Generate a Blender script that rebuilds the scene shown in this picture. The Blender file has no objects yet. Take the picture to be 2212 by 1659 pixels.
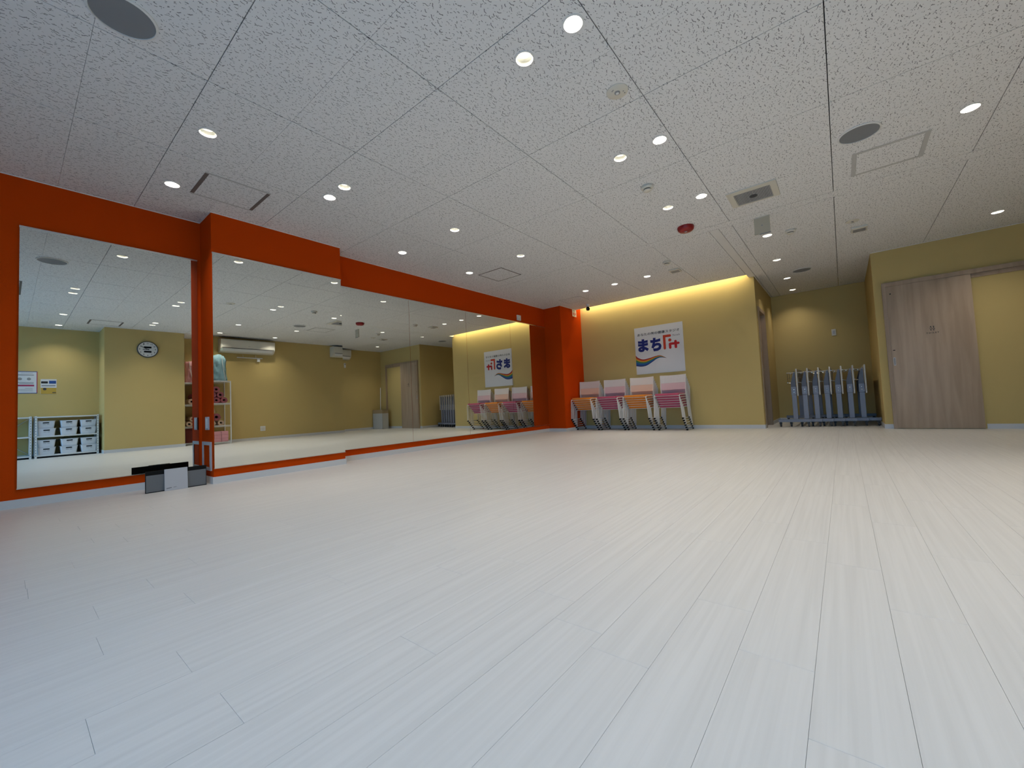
import bpy, bmesh, math, random
from mathutils import Vector, Matrix, geometry
random.seed(7)
D = bpy.data
scene = bpy.context.scene
C = scene.collection
PI = math.pi

# ------------------------------------------------------------------ camera
CAM_H = 0.593
yaw, pitch, roll, FPX = 0.6785, 0.0482, -0.0472, 886.22
f = Vector((math.cos(yaw) * math.cos(pitch), math.sin(yaw) * math.cos(pitch), math.sin(pitch)))
r0 = Vector((math.sin(yaw), -math.cos(yaw), 0))
u0 = r0.cross(f)
r = math.cos(roll) * r0 + math.sin(roll) * u0
u = -math.sin(roll) * r0 + math.cos(roll) * u0
cd = D.cameras.new('camera')
cd.sensor_fit = 'HORIZONTAL'
cd.sensor_width = 36.0
cd.lens = FPX / 2212 * 36.0
cd.clip_start = 0.02
cam = D.objects.new('camera', cd)
C.objects.link(cam)
M = Matrix((r, u, -f)).transposed().to_4x4()
M.translation = Vector((0, 0, CAM_H))
cam.matrix_world = M
scene.camera = cam

# ------------------------------------------------------------------ world, daylight, exposure
world = D.worlds.new('overcast_sky')
scene.world = world
world.use_nodes = True
bg = world.node_tree.nodes['Background']
bg.inputs[0].default_value = (0.27, 0.56, 1.0, 1)
bg.inputs[1].default_value = 6.6
scene.view_settings.view_transform = 'Standard'
scene.view_settings.look = 'None'
scene.view_settings.exposure = 0.0
scene.view_settings.gamma = 1.0
scene.view_settings.use_curve_mapping = False
scene.cycles.use_denoising = True
scene.cycles.max_bounces = 6
scene.cycles.diffuse_bounces = 3
scene.cycles.glossy_bounces = 4
scene.cycles.transmission_bounces = 2
scene.cycles.caustics_reflective = False
scene.cycles.caustics_refractive = False
scene.cycles.use_adaptive_sampling = True
scene.cycles.adaptive_threshold = 0.1; scene.cycles.adaptive_min_samples = 20
scene.cycles.sample_clamp_indirect = 6.0
DOWN_W = 3.5          # watts of one bright downlight
DIM_W = 1.9
COVE_W = 9.0
WARM = (1.0, 0.93, 0.83)
COVE_COL = (1.0, 0.90, 0.60)

pl = D.lights.new('window_portal', 'AREA')
pl.shape = 'RECTANGLE'; pl.size = 2.1; pl.size_y = 4.2
pl.cycles.is_portal = True
po = D.objects.new('window_portal', pl); C.objects.link(po)
po.matrix_world = Matrix(((0, 0, -1, -2.49), (0, 1, 0, -0.2), (1, 0, 0, 1.22), (0, 0, 0, 1)))

# ------------------------------------------------------------------ room numbers (metres)
CEIL = 2.5
TOP = 2.66
Y_REC, Y_COL, Y_MIR, Y_END = 4.78, 4.445, 4.67, 4.275   # left wall faces
X_COL0, X_COL1, X_END, X_BACK = 1.188, 2.44, 6.93, 7.75
Y_ALC_L, Y_ALC_R, X_ALC = 1.03, -0.42, 9.76
X_TOI = 7.77
Y_R, Y_PIL, X_PIL0, X_PIL1 = -2.45, -1.75, 1.235, 2.50
X_FRONT = -2.5
X_COVE = 7.55

# ------------------------------------------------------------------ materials
MATS = {}
def mat(name, col, rough=0.5, metal=0.0, spec=0.5, emit=None, estr=0.0, bump=None, sheen=0.0, alpha=None, trans=0.0):
    m = D.materials.new(name); m.use_nodes = True
    nt = m.node_tree; b = nt.nodes['Principled BSDF']
    b.inputs['Base Color'].default_value = (*col, 1)
    b.inputs['Roughness'].default_value = rough
    b.inputs['Metallic'].default_value = metal
    b.inputs['Specular IOR Level'].default_value = spec
    if trans: b.inputs['Transmission Weight'].default_value = trans
    if sheen: b.inputs['Sheen Weight'].default_value = sheen
    if emit:
        b.inputs['Emission Color'].default_value = (*emit, 1)
        b.inputs['Emission Strength'].default_value = estr
    if bump:
        sc, st = bump
        tc = nt.nodes.new('ShaderNodeNewGeometry')
        n = nt.nodes.new('ShaderNodeTexNoise'); n.inputs['Scale'].default_value = sc; n.inputs['Detail'].default_value = 3
        bp = nt.nodes.new('ShaderNodeBump'); bp.inputs['Strength'].default_value = st; bp.inputs['Distance'].default_value = 0.002
        nt.links.new(tc.outputs['Position'], n.inputs['Vector'])
        nt.links.new(n.outputs['Fac'], bp.inputs['Height'])
        nt.links.new(bp.outputs['Normal'], b.inputs['Normal'])
    MATS[name] = m
    return m

def streak_mat(name, ca, cb, scale, rough, detail=4, lo=0.35, hi=0.65, spec=0.5, bump=0.05, objrand=0.0):
    m = mat(name, ca, rough, spec=spec)
    nt = m.node_tree; b = nt.nodes['Principled BSDF']
    g = nt.nodes.new('ShaderNodeNewGeometry')
    mp = nt.nodes.new('ShaderNodeMapping'); mp.inputs['Scale'].default_value = scale
    n = nt.nodes.new('ShaderNodeTexNoise'); n.inputs['Scale'].default_value = 1; n.inputs['Detail'].default_value = detail
    n.inputs['Distortion'].default_value = 0.4
    rp = nt.nodes.new('ShaderNodeValToRGB')
    rp.color_ramp.elements[0].position = lo; rp.color_ramp.elements[0].color = (*cb, 1)
    rp.color_ramp.elements[1].position = hi; rp.color_ramp.elements[1].color = (*ca, 1)
    nt.links.new(g.outputs['Position'], mp.inputs['Vector'])
    last = mp.outputs['Vector']
    if objrand:
        oi = nt.nodes.new('ShaderNodeObjectInfo')
        ml = nt.nodes.new('ShaderNodeMath'); ml.operation = 'MULTIPLY'; ml.inputs[1].default_value = 37.0
        ad = nt.nodes.new('ShaderNodeVectorMath'); ad.operation = 'ADD'
        nt.links.new(oi.outputs['Random'], ml.inputs[0])
        nt.links.new(last, ad.inputs[0]); nt.links.new(ml.outputs[0], ad.inputs[1])
        last = ad.outputs[0]
    nt.links.new(last, n.inputs['Vector'])
    nt.links.new(n.outputs['Fac'], rp.inputs['Fac'])
    nt.links.new(rp.outputs['Color'], b.inputs['Base Color'])
    bp = nt.nodes.new('ShaderNodeBump'); bp.inputs['Strength'].default_value = bump; bp.inputs['Distance'].default_value = 0.001
    nt.links.new(n.outputs['Fac'], bp.inputs['Height'])
    nt.links.new(bp.outputs['Normal'], b.inputs['Normal'])
    return m

def acoustic_mat(name):
    """white rock-wool board with short dark fissures running along X"""
    m = mat(name, (0.8, 0.8, 0.8), 0.9, spec=0.2)
    nt = m.node_tree; b = nt.nodes['Principled BSDF']
    L = nt.links.new
    g = nt.nodes.new('ShaderNodeNewGeometry')
    def val(x, sock):
        if isinstance(x, (int, float)): sock.default_value = x
        else: L(x, sock)
    def mth(op, a, b=None, c=None):
        n = nt.nodes.new('ShaderNodeMath'); n.operation = op
        for k, q in enumerate((a, b, c)):
            if q is not None: val(q, n.inputs[k])
        return n.outputs[0]
    def layer(sx, sy, seed, half_len, half_w, spread, wig):
        mp = nt.nodes.new('ShaderNodeMapping'); mp.inputs['Scale'].default_value = (sx, sy, 0); mp.inputs['Location'].default_value = (seed, seed * 1.7, 0)
        L(g.outputs['Position'], mp.inputs['Vector'])
        vo = nt.nodes.new('ShaderNodeTexVoronoi'); vo.voronoi_dimensions = '2D'; vo.feature = 'F1'; vo.inputs['Scale'].default_value = 1.0
        L(mp.outputs['Vector'], vo.inputs['Vector'])
        df = nt.nodes.new('ShaderNodeVectorMath'); df.operation = 'SUBTRACT'; L(mp.outputs['Vector'], df.inputs[0]); L(vo.outputs['Position'], df.inputs[1])
        sp = nt.nodes.new('ShaderNodeSeparateXYZ'); L(df.outputs[0], sp.inputs[0])
        cs = nt.nodes.new('ShaderNodeSeparateColor'); L(vo.outputs['Color'], cs.inputs[0])
        dx = mth('DIVIDE', sp.outputs[0], sx); dy = mth('DIVIDE', sp.outputs[1], sy)
        an = mth('MULTIPLY', mth('SUBTRACT', cs.outputs[0], 0.5), spread)
        co, si = mth('COSINE', an), mth('SINE', an)
        px = mth('ADD', mth('MULTIPLY', dx, co), mth('MULTIPLY', dy, si))
        py = mth('SUBTRACT', mth('MULTIPLY', dy, co), mth('MULTIPLY', dx, si))
        py = mth('ADD', py, mth('MULTIPLY', mth('SINE', mth('MULTIPLY_ADD', px, 260.0, mth('MULTIPLY', cs.outputs[1], 6.28))), wig))
        ln = mth('MULTIPLY', mth('MULTIPLY', cs.outputs[2], cs.outputs[2]), half_len)
        ln = mth('ADD', ln, half_w)
        w_ = mth('MULTIPLY_ADD', cs.outputs[1], half_w * 0.7, half_w * 0.5)
        q = mth('MAXIMUM', mth('SUBTRACT', mth('ABSOLUTE', px), ln), 0.0)
        d = mth('SQRT', mth('ADD', mth('MULTIPLY', q, q), mth('MULTIPLY', py, py)))
        return mth('LESS_THAN', d, w_)
    m1 = layer(26, 42, 3.0, 0.0125, 0.0019, 1.3, 0.0016)
    m2 = layer(36, 46, 11.0, 0.002, 0.0014, 3.0, 0.0)
    mx = nt.nodes.new('ShaderNodeMix'); mx.data_type = 'RGBA'
    mx.inputs[6].default_value = (0.84, 0.838, 0.835, 1); mx.inputs[7].default_value = (0.25, 0.25, 0.255, 1)
    L(mth('MAXIMUM', m1, m2), mx.inputs[0]); L(mx.outputs[2], b.inputs['Base Color'])
    return m

def pane_mat(name):
    m = D.materials.new(name); m.use_nodes = True; nt = m.node_tree; nt.nodes.clear()
    o = nt.nodes.new('ShaderNodeOutputMaterial'); t = nt.nodes.new('ShaderNodeBsdfTransparent'); t.inputs[0].default_value = (0.93, 0.96, 0.95, 1)
    gl = nt.nodes.new('ShaderNodeBsdfGlossy'); gl.inputs['Roughness'].default_value = 0.02
    mx = nt.nodes.new('ShaderNodeMixShader'); mx.inputs[0].default_value = 0.08
    nt.links.new(t.outputs[0], mx.inputs[1]); nt.links.new(gl.outputs[0], mx.inputs[2]); nt.links.new(mx.outputs[0], o.inputs[0])
    MATS[name] = m
    return m

M_ORANGE = mat('orange_wallpaper', (0.60, 0.060, 0.002), 0.85, spec=0.06, bump=(260, 0.25))
M_YELLOW = mat('khaki_wallpaper', (0.62, 0.465, 0.185), 0.8, spec=0.25, bump=(260, 0.3))
M_PLAIN = mat('white_plaster', (0.8, 0.79, 0.77), 0.85, spec=0.2)
M_BASE = mat('grey_vinyl_skirting', (0.66, 0.66, 0.66), 0.45)
M_FLOOR = streak_mat('bleached_plank', (0.75, 0.74, 0.72), (0.685, 0.675, 0.655), (1.3, 62, 1), 0.40, detail=5, lo=0.30, hi=0.66, spec=0.45, bump=0.04, objrand=1)
M_SUB = mat('dark_joint', (0.22, 0.22, 0.22), 0.9)
M_BOARD = acoustic_mat('acoustic_board')
M_MIRROR = mat('mirror_glass', (0.80, 0.835, 0.80), 0.0, metal=1.0)
M_ALU = mat('brushed_aluminium', (0.75, 0.75, 0.74), 0.28, metal=1.0)
M_WHITE = mat('white_plastic', (0.78, 0.78, 0.76), 0.4)
M_CREAM = mat('cream_plastic', (0.72, 0.69, 0.60), 0.45)
M_FRAME = mat('white_steel_tube', (0.76, 0.74, 0.70), 0.35)
M_BLACK = mat('black_plastic', (0.008, 0.008, 0.008), 0.6, spec=0.15)
M_DARK = mat('dark_grey', (0.06, 0.06, 0.065), 0.6)
M_GREY = mat('grey_panel', (0.16, 0.165, 0.17), 0.6)
M_MID = mat('mid_grey', (0.30, 0.30, 0.30), 0.6)
M_SPK = mat('speaker_mesh', (0.24, 0.25, 0.265), 0.7, bump=(900, 0.4))
M_LGREY = mat('light_grey_board', (0.52, 0.52, 0.54), 0.6)
M_PINK = mat('pink_fabric', (0.54, 0.085, 0.15), 0.9, sheen=0.2, bump=(500, 0.3))
M_ORFAB = mat('orange_fabric', (0.86, 0.26, 0.02), 0.9, sheen=0.2, bump=(500, 0.3))
M_BPINK = mat('pale_pink_lower_back', (0.72, 0.52, 0.52), 0.45)
M_BPEACH = mat('pale_peach_lower_back', (0.76, 0.56, 0.44), 0.45)
M_WOOD = streak_mat('pale_wood_veneer', (0.52, 0.385, 0.265), (0.42, 0.305, 0.205), (14, 14, 1.1), 0.5, detail=5)
M_WOODF = streak_mat('wood_trim', (0.43, 0.31, 0.205), (0.36, 0.255, 0.165), (14, 14, 1.1), 0.5, detail=5)
M_STEEL = mat('painted_table_steel', (0.24, 0.25, 0.30), 0.4, spec=0.5)
M_STEELD = mat('dark_table_steel', (0.11, 0.115, 0.14), 0.45)
M_TTOP = mat('white_laminate', (0.66, 0.60, 0.50), 0.4)
M_RED = mat('red_plastic', (0.30, 0.004, 0.006), 0.35)
M_CHROME = mat('chrome', (0.7, 0.7, 0.7), 0.15, metal=1.0)
M_PAPER = mat('poster_white', (0.74, 0.74, 0.76), 0.5)
M_NAVY = mat('print_navy', (0.006, 0.014, 0.17), 0.5)
M_INK = mat('print_black', (0.02, 0.02, 0.02), 0.5)
M_FRED = mat('print_orange_red', (0.60, 0.045, 0.008), 0.5)
M_CRIM = mat('print_crimson', (0.55, 0.012, 0.012), 0.5)
M_BLUE = mat('print_blue', (0.02, 0.08, 0.30), 0.5)
M_BIN = mat('white_bin', (0.74, 0.76, 0.80), 0.35)
M_MAUVE = mat('mauve_mat', (0.40, 0.11, 0.13), 0.8)
M_MATCR = mat('cream_mat', (0.70, 0.48, 0.33), 0.8)
M_PBLK = mat('pink_block', (0.72, 0.33, 0.36), 0.7)
M_DRED = mat('dark_red_cloth', (0.13, 0.02, 0.012), 0.9)
M_BBAG = mat('pale_blue_bag', (0.27, 0.45, 0.50), 0.16, bump=(22, 1.0))
M_PBAG = mat('pale_pink_bag', (0.62, 0.28, 0.28), 0.3, bump=(14, 1.0))
M_BROWN = mat('brown_card', (0.40, 0.30, 0.17), 0.8)
M_CARD = mat('white_card', (0.60, 0.60, 0.57), 0.7)
M_GOLD = mat('print_ochre', (0.60, 0.38, 0.06), 0.5)
M_PANE = pane_mat('window_glass')
M_CLEAR = mat('frosted_acrylic', (0.56, 0.50, 0.38), 0.8, spec=0.1)
M_LENS = mat('downlight_lens', (0.9, 0.9, 0.88), 0.3, emit=(1.0, 0.96, 0.86), estr=9.0)
M_LENSD = mat('downlight_lens_soft', (0.9, 0.9, 0.85), 0.3, emit=(1.0, 0.95, 0.76), estr=1.7)
M_REFL = mat('downlight_reflector', (0.85, 0.84, 0.76), 0.25, metal=0.6)
M_LED = mat('cove_led_diffuser', (0.9, 0.85, 0.7), 0.4, emit=COVE_COL, estr=6.0)
for _m in (M_LENS, M_LENSD, M_LED): _m.cycles.emission_sampling = 'NONE'   # the lamps inside do the lighting
M_PAVE = mat('pavement', (0.09, 0.09, 0.09), 0.9)

# ------------------------------------------------------------------ mesh helpers
class MB:
    def __init__(s): s.v = []; s.f = []
    def add(s, vs, fs):
        o = len(s.v); s.v += [tuple(p) for p in vs]; s.f += [tuple(i + o for i in q) for q in fs]; return s
    def box(s, x0, x1, y0, y1, z0, z1):
        return s.add([(x0, y0, z0), (x1, y0, z0), (x1, y1, z0), (x0, y1, z0), (x0, y0, z1), (x1, y0, z1), (x1, y1, z1), (x0, y1, z1)],
                     [(0, 3, 2, 1), (4, 5, 6, 7), (0, 1, 5, 4), (1, 2, 6, 5), (2, 3, 7, 6), (3, 0, 4, 7)])
    def prism(s, poly, a0, a1, fr=None):
        """poly 2D (ccw), extruded from a0 to a1 along third axis; fr maps (p,q,a)->xyz"""
        fr = fr or (lambda p, q, a: (p, q, a)); n = len(poly)
        vs = [fr(p, q, a0) for p, q in poly] + [fr(p, q, a1) for p, q in poly]
        fs = [tuple(range(n))[::-1], tuple(range(n, 2 * n))] + [(i, (i + 1) % n, n + (i + 1) % n, n + i) for i in range(n)]
        return s.add(vs, fs)
    def tube(s, pts, rad, n=8, closed=False, caps=True):
        P = [Vector(p) for p in pts]; m = len(P); vs = []; fs = []
        prev = None
        for i, p in enumerate(P):
            a = P[(i - 1) % m] if (closed or i > 0) else p
            b = P[(i + 1) % m] if (closed or i < m - 1) else p
            t = (b - a).normalized()
            if prev is None:
                ref = Vector((0, 0, 1)) if abs(t.z) < 0.9 else Vector((1, 0, 0))
                nrm = t.cross(ref).normalized()
            else:
                nrm = (prev - t * prev.dot(t)).normalized()
            prev = nrm; bn = t.cross(nrm)
            rr = rad[i] if isinstance(rad, (list, tuple)) else rad
            for k in range(n):
                an = 2 * PI * k / n
                vs.append(p + rr * (math.cos(an) * nrm + math.sin(an) * bn))
        for i in range(m if closed else m - 1):
            j = (i + 1) % m
            for k in range(n):
                k2 = (k + 1) % n
                fs.append((i * n + k, i * n + k2, j * n + k2, j * n + k))
        if caps and not closed:
            fs.append(tuple(range(n))[::-1]); fs.append(tuple(range((m - 1) * n, m * n)))
        return s.add(vs, fs)
    def lathe(s, prof, c=(0, 0, 0), n=24, fr=None, caps=True):
        """prof [(r,h)...] about an axis; fr maps (a,b,h) to xyz offset"""
        fr = fr or (lambda a, b, h: (a, b, h)); vs = []; fs = []
        for (rr, h) in prof:
            for k in range(n):
                an = 2 * PI * k / n
                q = fr(rr * math.cos(an), rr * math.sin(an), h); vs.append((c[0] + q[0], c[1] + q[1], c[2] + q[2]))
        for i in range(len(prof) - 1):
            for k in range(n):
                k2 = (k + 1) % n
                fs.append((i * n + k, i * n + k2, (i + 1) * n + k2, (i + 1) * n + k))
        if caps and prof[0][0] > 1e-6: fs.append(tuple(range(n))[::-1])
        if caps and prof[-1][0] > 1e-6: fs.append(tuple(range((len(prof) - 1) * n, len(prof) * n)))
        return s.add(vs, fs)
    def mesh(s, name, m, bevel=0.0, smooth=None, seg=2):
        me = D.meshes.new(name); me.from_pydata(s.v, [], s.f)
        bm = bmesh.new(); bm.from_mesh(me)
        bmesh.ops.remove_doubles(bm, verts=bm.verts, dist=1e-6)
        bmesh.ops.recalc_face_normals(bm, faces=bm.faces)
        if bevel > 0:
            es = [e for e in bm.edges if len(e.link_faces) == 2 and e.calc_face_angle(0) > 0.5]
            bmesh.ops.bevel(bm, geom=es, offset=bevel, offset_type='OFFSET', segments=seg, profile=0.6, affect='EDGES', clamp_overlap=True)
        bm.to_mesh(me); bm.free()
        if smooth is None: smooth = bevel > 0
        if smooth:
            me.polygons.foreach_set('use_smooth', [True] * len(me.polygons))
            me.set_sharp_from_angle(angle=math.radians(38))
        me.materials.append(m)
        return me
    def obj(s, name, m, parent=None, bevel=0.0, smooth=None, seg=2):
        return link(name, s.mesh(name, m, bevel, smooth, seg), parent)

def link(name, data, parent=None):
    o = D.objects.new(name, data); C.objects.link(o)
    if parent is not None: o.parent = parent
    return o
def tag(o, label=None, cat=None, group=None, kind=None):
    if label: o['label'] = label
    if cat: o['category'] = cat
    if group: o['group'] = group
    if kind: o['kind'] = kind
    return o
def thing(name, label, cat, loc=(0, 0, 0), rotz=0, group=None):
    o = D.objects.new(name, None); o.empty_display_size = 0.05; C.objects.link(o)
    o.location = loc; o.rotation_euler = (0, 0, rotz)
    return tag(o, label, cat, group)
def struct(name, mb, m, **k):
    return tag(mb.obj(name, m, **k), kind='structure')
def dup(root, loc, label, rotz=None):
    c = root.copy(); C.objects.link(c); c.location = loc; c['label'] = label
    if rotz is not None: c.rotation_euler = (0, 0, rotz)
    for ch in list(root.children):
        d = ch.copy(); C.objects.link(d); d.parent = c
        for g in list(ch.children):
            e = g.copy(); C.objects.link(e); e.parent = d
    return c
def circle(cx, cy, rr, n=24): return [(cx + rr * math.cos(2 * PI * k / n), cy + rr * math.sin(2 * PI * k / n)) for k in range(n)]
def round_rect(x0, x1, y0, y1, rr, n=5):
    out = []
    for cx, cy, a in ((x1 - rr, y1 - rr, 0), (x0 + rr, y1 - rr, PI / 2), (x0 + rr, y0 + rr, PI), (x1 - rr, y0 + rr, 1.5 * PI)):
        for k in range(n + 1):
            t = a + PI / 2 * k / n; out.append((cx + rr * math.cos(t), cy + rr * math.sin(t)))
    return out
def capsule(p, q, w, n=8):
    p = Vector(p); q = Vector(q); d = (q - p).normalized(); a0 = math.atan2(d.y, d.x); out = []
    for k in range(n + 1):
        t = a0 - PI / 2 + PI * k / n; out.append((q.x + w * math.cos(t), q.y + w * math.sin(t)))
    for k in range(n + 1):
        t = a0 + PI / 2 + PI * k / n; out.append((p.x + w * math.cos(t), p.y + w * math.sin(t)))
    return out
def rounded_path(pts, rad, n=5):
    """fillet the inner corners of a 3D polyline"""
    P = [Vector(p) for p in pts]; out = [P[0]]
    for i in range(1, len(P) - 1):
        a = (P[i - 1] - P[i]); b = (P[i + 1] - P[i]); ra = min(rad, a.length * 0.45, b.length * 0.45)
        s = P[i] + a.normalized() * ra; e = P[i] + b.normalized() * ra
        for k in range(n + 1):
            t = k / n; out.append((1 - t) ** 2 * s + 2 * t * (1 - t) * P[i] + t * t * e)
    out.append(P[-1]); return out
# frames for flat things on walls: (p right, q up, a out of the wall) -> xyz
def fr_back(x, y, z): return lambda p, q, a: (x - a, y - p, z + q)       # wall facing -X
def fr_right(x, y, z): return lambda p, q, a: (x - p, y + a, z + q)      # wall facing +Y
def fr_left(x, y, z): return lambda p, q, a: (x + p, y - a, z + q)       # wall facing -Y
def fr_col(x, y, z): return fr_back(x, y, z)

def text_mesh(body, bold=0.0):
    c = D.curves.new('text', 'FONT'); c.body = body; c.offset = bold; c.resolution_u = 3
    o = D.objects.new('text', c); C.objects.link(o)
    me = D.meshes.new_from_object(o.evaluated_get(bpy.context.evaluated_depsgraph_get()))
    D.objects.remove(o); D.curves.remove(c)
    return me
def text_part(name, body, rect, fr, m, parent, bold=0.0, a=0.0012):
    """print fitted into rect (p0,p1,q0,q1) of a frame"""
    me = text_mesh(body, bold)
    xs = [v.co.x for v in me.vertices]; ys = [v.co.y for v in me.vertices]
    x0, x1, y0, y1 = min(xs), max(xs), min(ys), max(ys); p0, p1, q0, q1 = rect
    for v in me.vertices:
        p = p0 + (v.co.x - x0) / max(x1 - x0, 1e-6) * (p1 - p0); q = q0 + (v.co.y - y0) / max(y1 - y0, 1e-6) * (q1 - q0)
        v.co = fr(p, q, a)
    me.materials.clear(); me.materials.append(m); me.name = name
    return link(name, me, parent)
def plate(mb, rect, fr, a0, a1):
    p0, p1, q0, q1 = rect
    return mb.prism([(p0, q0), (p1, q0), (p1, q1), (p0, q1)], a0, a1, fr)

# ================================================================== THE SETTING
# ---- walls
struct('wall_left', MB().prism([(X_FRONT, 5.0), (X_FRONT, Y_REC), (X_COL0, Y_REC), (X_COL0, Y_COL), (X_COL1, Y_COL), (X_COL1, Y_MIR), (X_END, Y_MIR), (X_END, Y_END), (X_BACK, Y_END), (X_BACK, 5.0)], 0, TOP), M_ORANGE)
struct('wall_back', MB().box(X_BACK, X_BACK + 0.12, Y_ALC_L, 5.0, 0, TOP), M_YELLOW)
DX0, DX1, DZ = 7.93, 8.64, 2.0
al = MB().box(X_BACK + 0.12, DX0, Y_ALC_L, Y_ALC_L + 0.14, 0, TOP).box(DX1, X_ALC + 0.12, Y_ALC_L, Y_ALC_L + 0.14, 0, TOP).box(DX0, DX1, Y_ALC_L, Y_ALC_L + 0.14, DZ, TOP).box(DX0, DX1, Y_ALC_L + 0.12, Y_ALC_L + 0.14, 0, DZ)
struct('wall_alcove_left', al, M_YELLOW)
struct('wall_alcove_back', MB().box(X_ALC, X_ALC + 0.12, Y_ALC_R - 0.12, Y_ALC_L, 0, TOP), M_YELLOW)
struct('wall_toilet', MB().prism([(X_TOI, Y_R), (X_ALC, Y_R), (X_ALC, Y_ALC_R), (X_TOI, Y_ALC_R)], 0, TOP), M_YELLOW)
struct('wall_right', MB().prism([(X_FRONT, Y_R - 0.15), (X_ALC, Y_R - 0.15), (X_ALC, Y_R), (X_FRONT, Y_R)], 0, TOP), M_YELLOW)
struct('wall_right_pillar', MB().box(X_PIL0, X_PIL1, Y_R, Y_PIL, 0, TOP), M_YELLOW)
WY0, WY1, WZ0, WZ1 = -2.3, 1.9, 0.12, 2.32
wf = MB().box(X_FRONT - 0.15, X_FRONT, Y_R - 0.15, WY0, 0, TOP).box(X_FRONT - 0.15, X_FRONT, WY1, 5.0, 0, TOP).box(X_FRONT - 0.15, X_FRONT, WY0, WY1, 0, WZ0).box(X_FRONT - 0.15, X_FRONT, WY0, WY1, WZ1, TOP)
struct('wall_front', wf, M_YELLOW)
w1 = tag(thing('window_1', None, None), kind='structure')
fm = MB()
for yy in (WY0 + 0.025, -0.9, 0.5, WY1 - 0.025): fm.box(X_FRONT - 0.11, X_FRONT - 0.05, yy - 0.025, yy + 0.025, WZ0, WZ1)
fm.box(X_FRONT - 0.11, X_FRONT - 0.05, WY0, WY1, WZ0, WZ0 + 0.05).box(X_FRONT - 0.11, X_FRONT - 0.05, WY0, WY1, WZ1 - 0.05, WZ1)
fm.obj('window_frame', M_ALU, w1)
for a, b in ((WY0 + 0.05, -0.925), (-0.875, 0.475), (0.525, WY1 - 0.05)):
    MB().box(X_FRONT - 0.085, X_FRONT - 0.077, a, b, WZ0 + 0.05, WZ1 - 0.05).obj('pane', M_PANE, w1)
struct('ground_outside', MB().box(X_FRONT - 9, X_FRONT - 0.15, -9, 11, -0.2, -0.05), M_PAVE)

# ---- skirting
def skirting(name, path, t=0.008, h=0.062):
    """path runs with the room on its right-hand side"""
    mb = MB(); P = [Vector(p) for p in path]; off = []
    for i, p in enumerate(P):
        nn = []
        if i > 0: d = (p - P[i - 1]).normalized(); nn.append(Vector((d.y, -d.x)))
        if i < len(P) - 1: d = (P[i + 1] - p).normalized(); nn.append(Vector((d.y, -d.x)))
        if len(nn) == 2 and (nn[0] - nn[1]).length > 0.1: off.append(p + t * (nn[0] + nn[1]))
        else: off.append(p + t * nn[0])
    for i in range(len(P) - 1):
        a, b, c, d = P[i], P[i + 1], off[i + 1], off[i]
        mb.prism([tuple(a), tuple(b), tuple(c), tuple(d)], 0, h)
    return struct(name, mb, M_BASE)
LEFT_PATH = [(X_FRONT, Y_REC), (X_COL0, Y_REC), (X_COL0, Y_COL), (X_COL1, Y_COL), (X_COL1, Y_MIR), (X_END, Y_MIR), (X_END, Y_END), (X_BACK, Y_END)]
skirting('baseboard_left', LEFT_PATH)
skirting('baseboard_back', [(X_BACK, Y_END - 0.008), (X_BACK, Y_ALC_L), (DX0 - 0.04, Y_ALC_L)])
skirting('baseboard_alcove', [(DX1 + 0.04, Y_ALC_L), (X_ALC, Y_ALC_L), (X_ALC, Y_ALC_R), (X_TOI, Y_ALC_R), (X_TOI, -0.515)])
skirting('baseboard_right', [(X_TOI, -1.37), (X_TOI, Y_R), (X_PIL1, Y_R), (X_PIL1, Y_PIL), (X_PIL0, Y_PIL), (X_PIL0, Y_R), (X_FRONT, Y_R)])
# thin white strip where the ceiling meets the orange wall
def coving(name, path):
    o = skirting(name, path, t=0.004, h=0.006)
    for v in o.data.vertices: v.co.z += CEIL - 0.006
    o.data.materials.clear(); o.data.materials.append(M_PLAIN)
coving('trim_1', LEFT_PATH[:-1] + [(X_COVE, Y_END)])
coving('trim_2', [(X_ALC, Y_ALC_R), (X_TOI, Y_ALC_R), (X_TOI, Y_R), (X_PIL1, Y_R), (X_PIL1, Y_PIL), (X_PIL0, Y_PIL), (X_PIL0, Y_R), (X_FRONT, Y_R)])

# ---- floor: slab plus planks
floor = struct('floor', MB().box(X_FRONT - 0.15, X_ALC + 0.12, Y_R - 0.15, 5.0, -0.12, -0.0035), M_SUB)
PWID, PLEN, GAP = 0.143, 0.914, 0.0005
KNOWN = {0: 1.076, 4: 1.065, 5: 0.657, 6: 0.297, 11: 0.391, 12: 0.186}
planks = []
for k in range(-18, 33):
    ya, yb = 0.087 + PWID * k, 0.087 + PWID * (k + 1)
    ya2, yb2 = max(ya, Y_R), min(yb, Y_REC)
    if yb2 - ya2 < 0.01: continue
    mid = (ya2 + yb2) / 2
    xe = X_BACK if mid > Y_ALC_L else (X_ALC if mid > Y_ALC_R else X_TOI)
    j = KNOWN.get(k, random.random() * PLEN); x = j - PLEN * 6
    while x < xe:
        a, b = max(x, X_FRONT), min(x + PLEN, xe)
        if b - a > 0.02: planks.append((a, b, ya2, yb2))
        x += PLEN
def in_view(pl_):
    cx, cy = (pl_[0] + pl_[1]) / 2, (pl_[2] + pl_[3]) / 2
    d = Vector((cx, cy, -CAM_H)); z = d.dot(f)
    if z < 0.15: return 1e3 + d.length
    px = abs(d.dot(r) / z * FPX)
    return z if px < 1250 else 1e3 + z
planks.sort(key=in_view)
pcache = {}
rest = MB()
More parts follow.
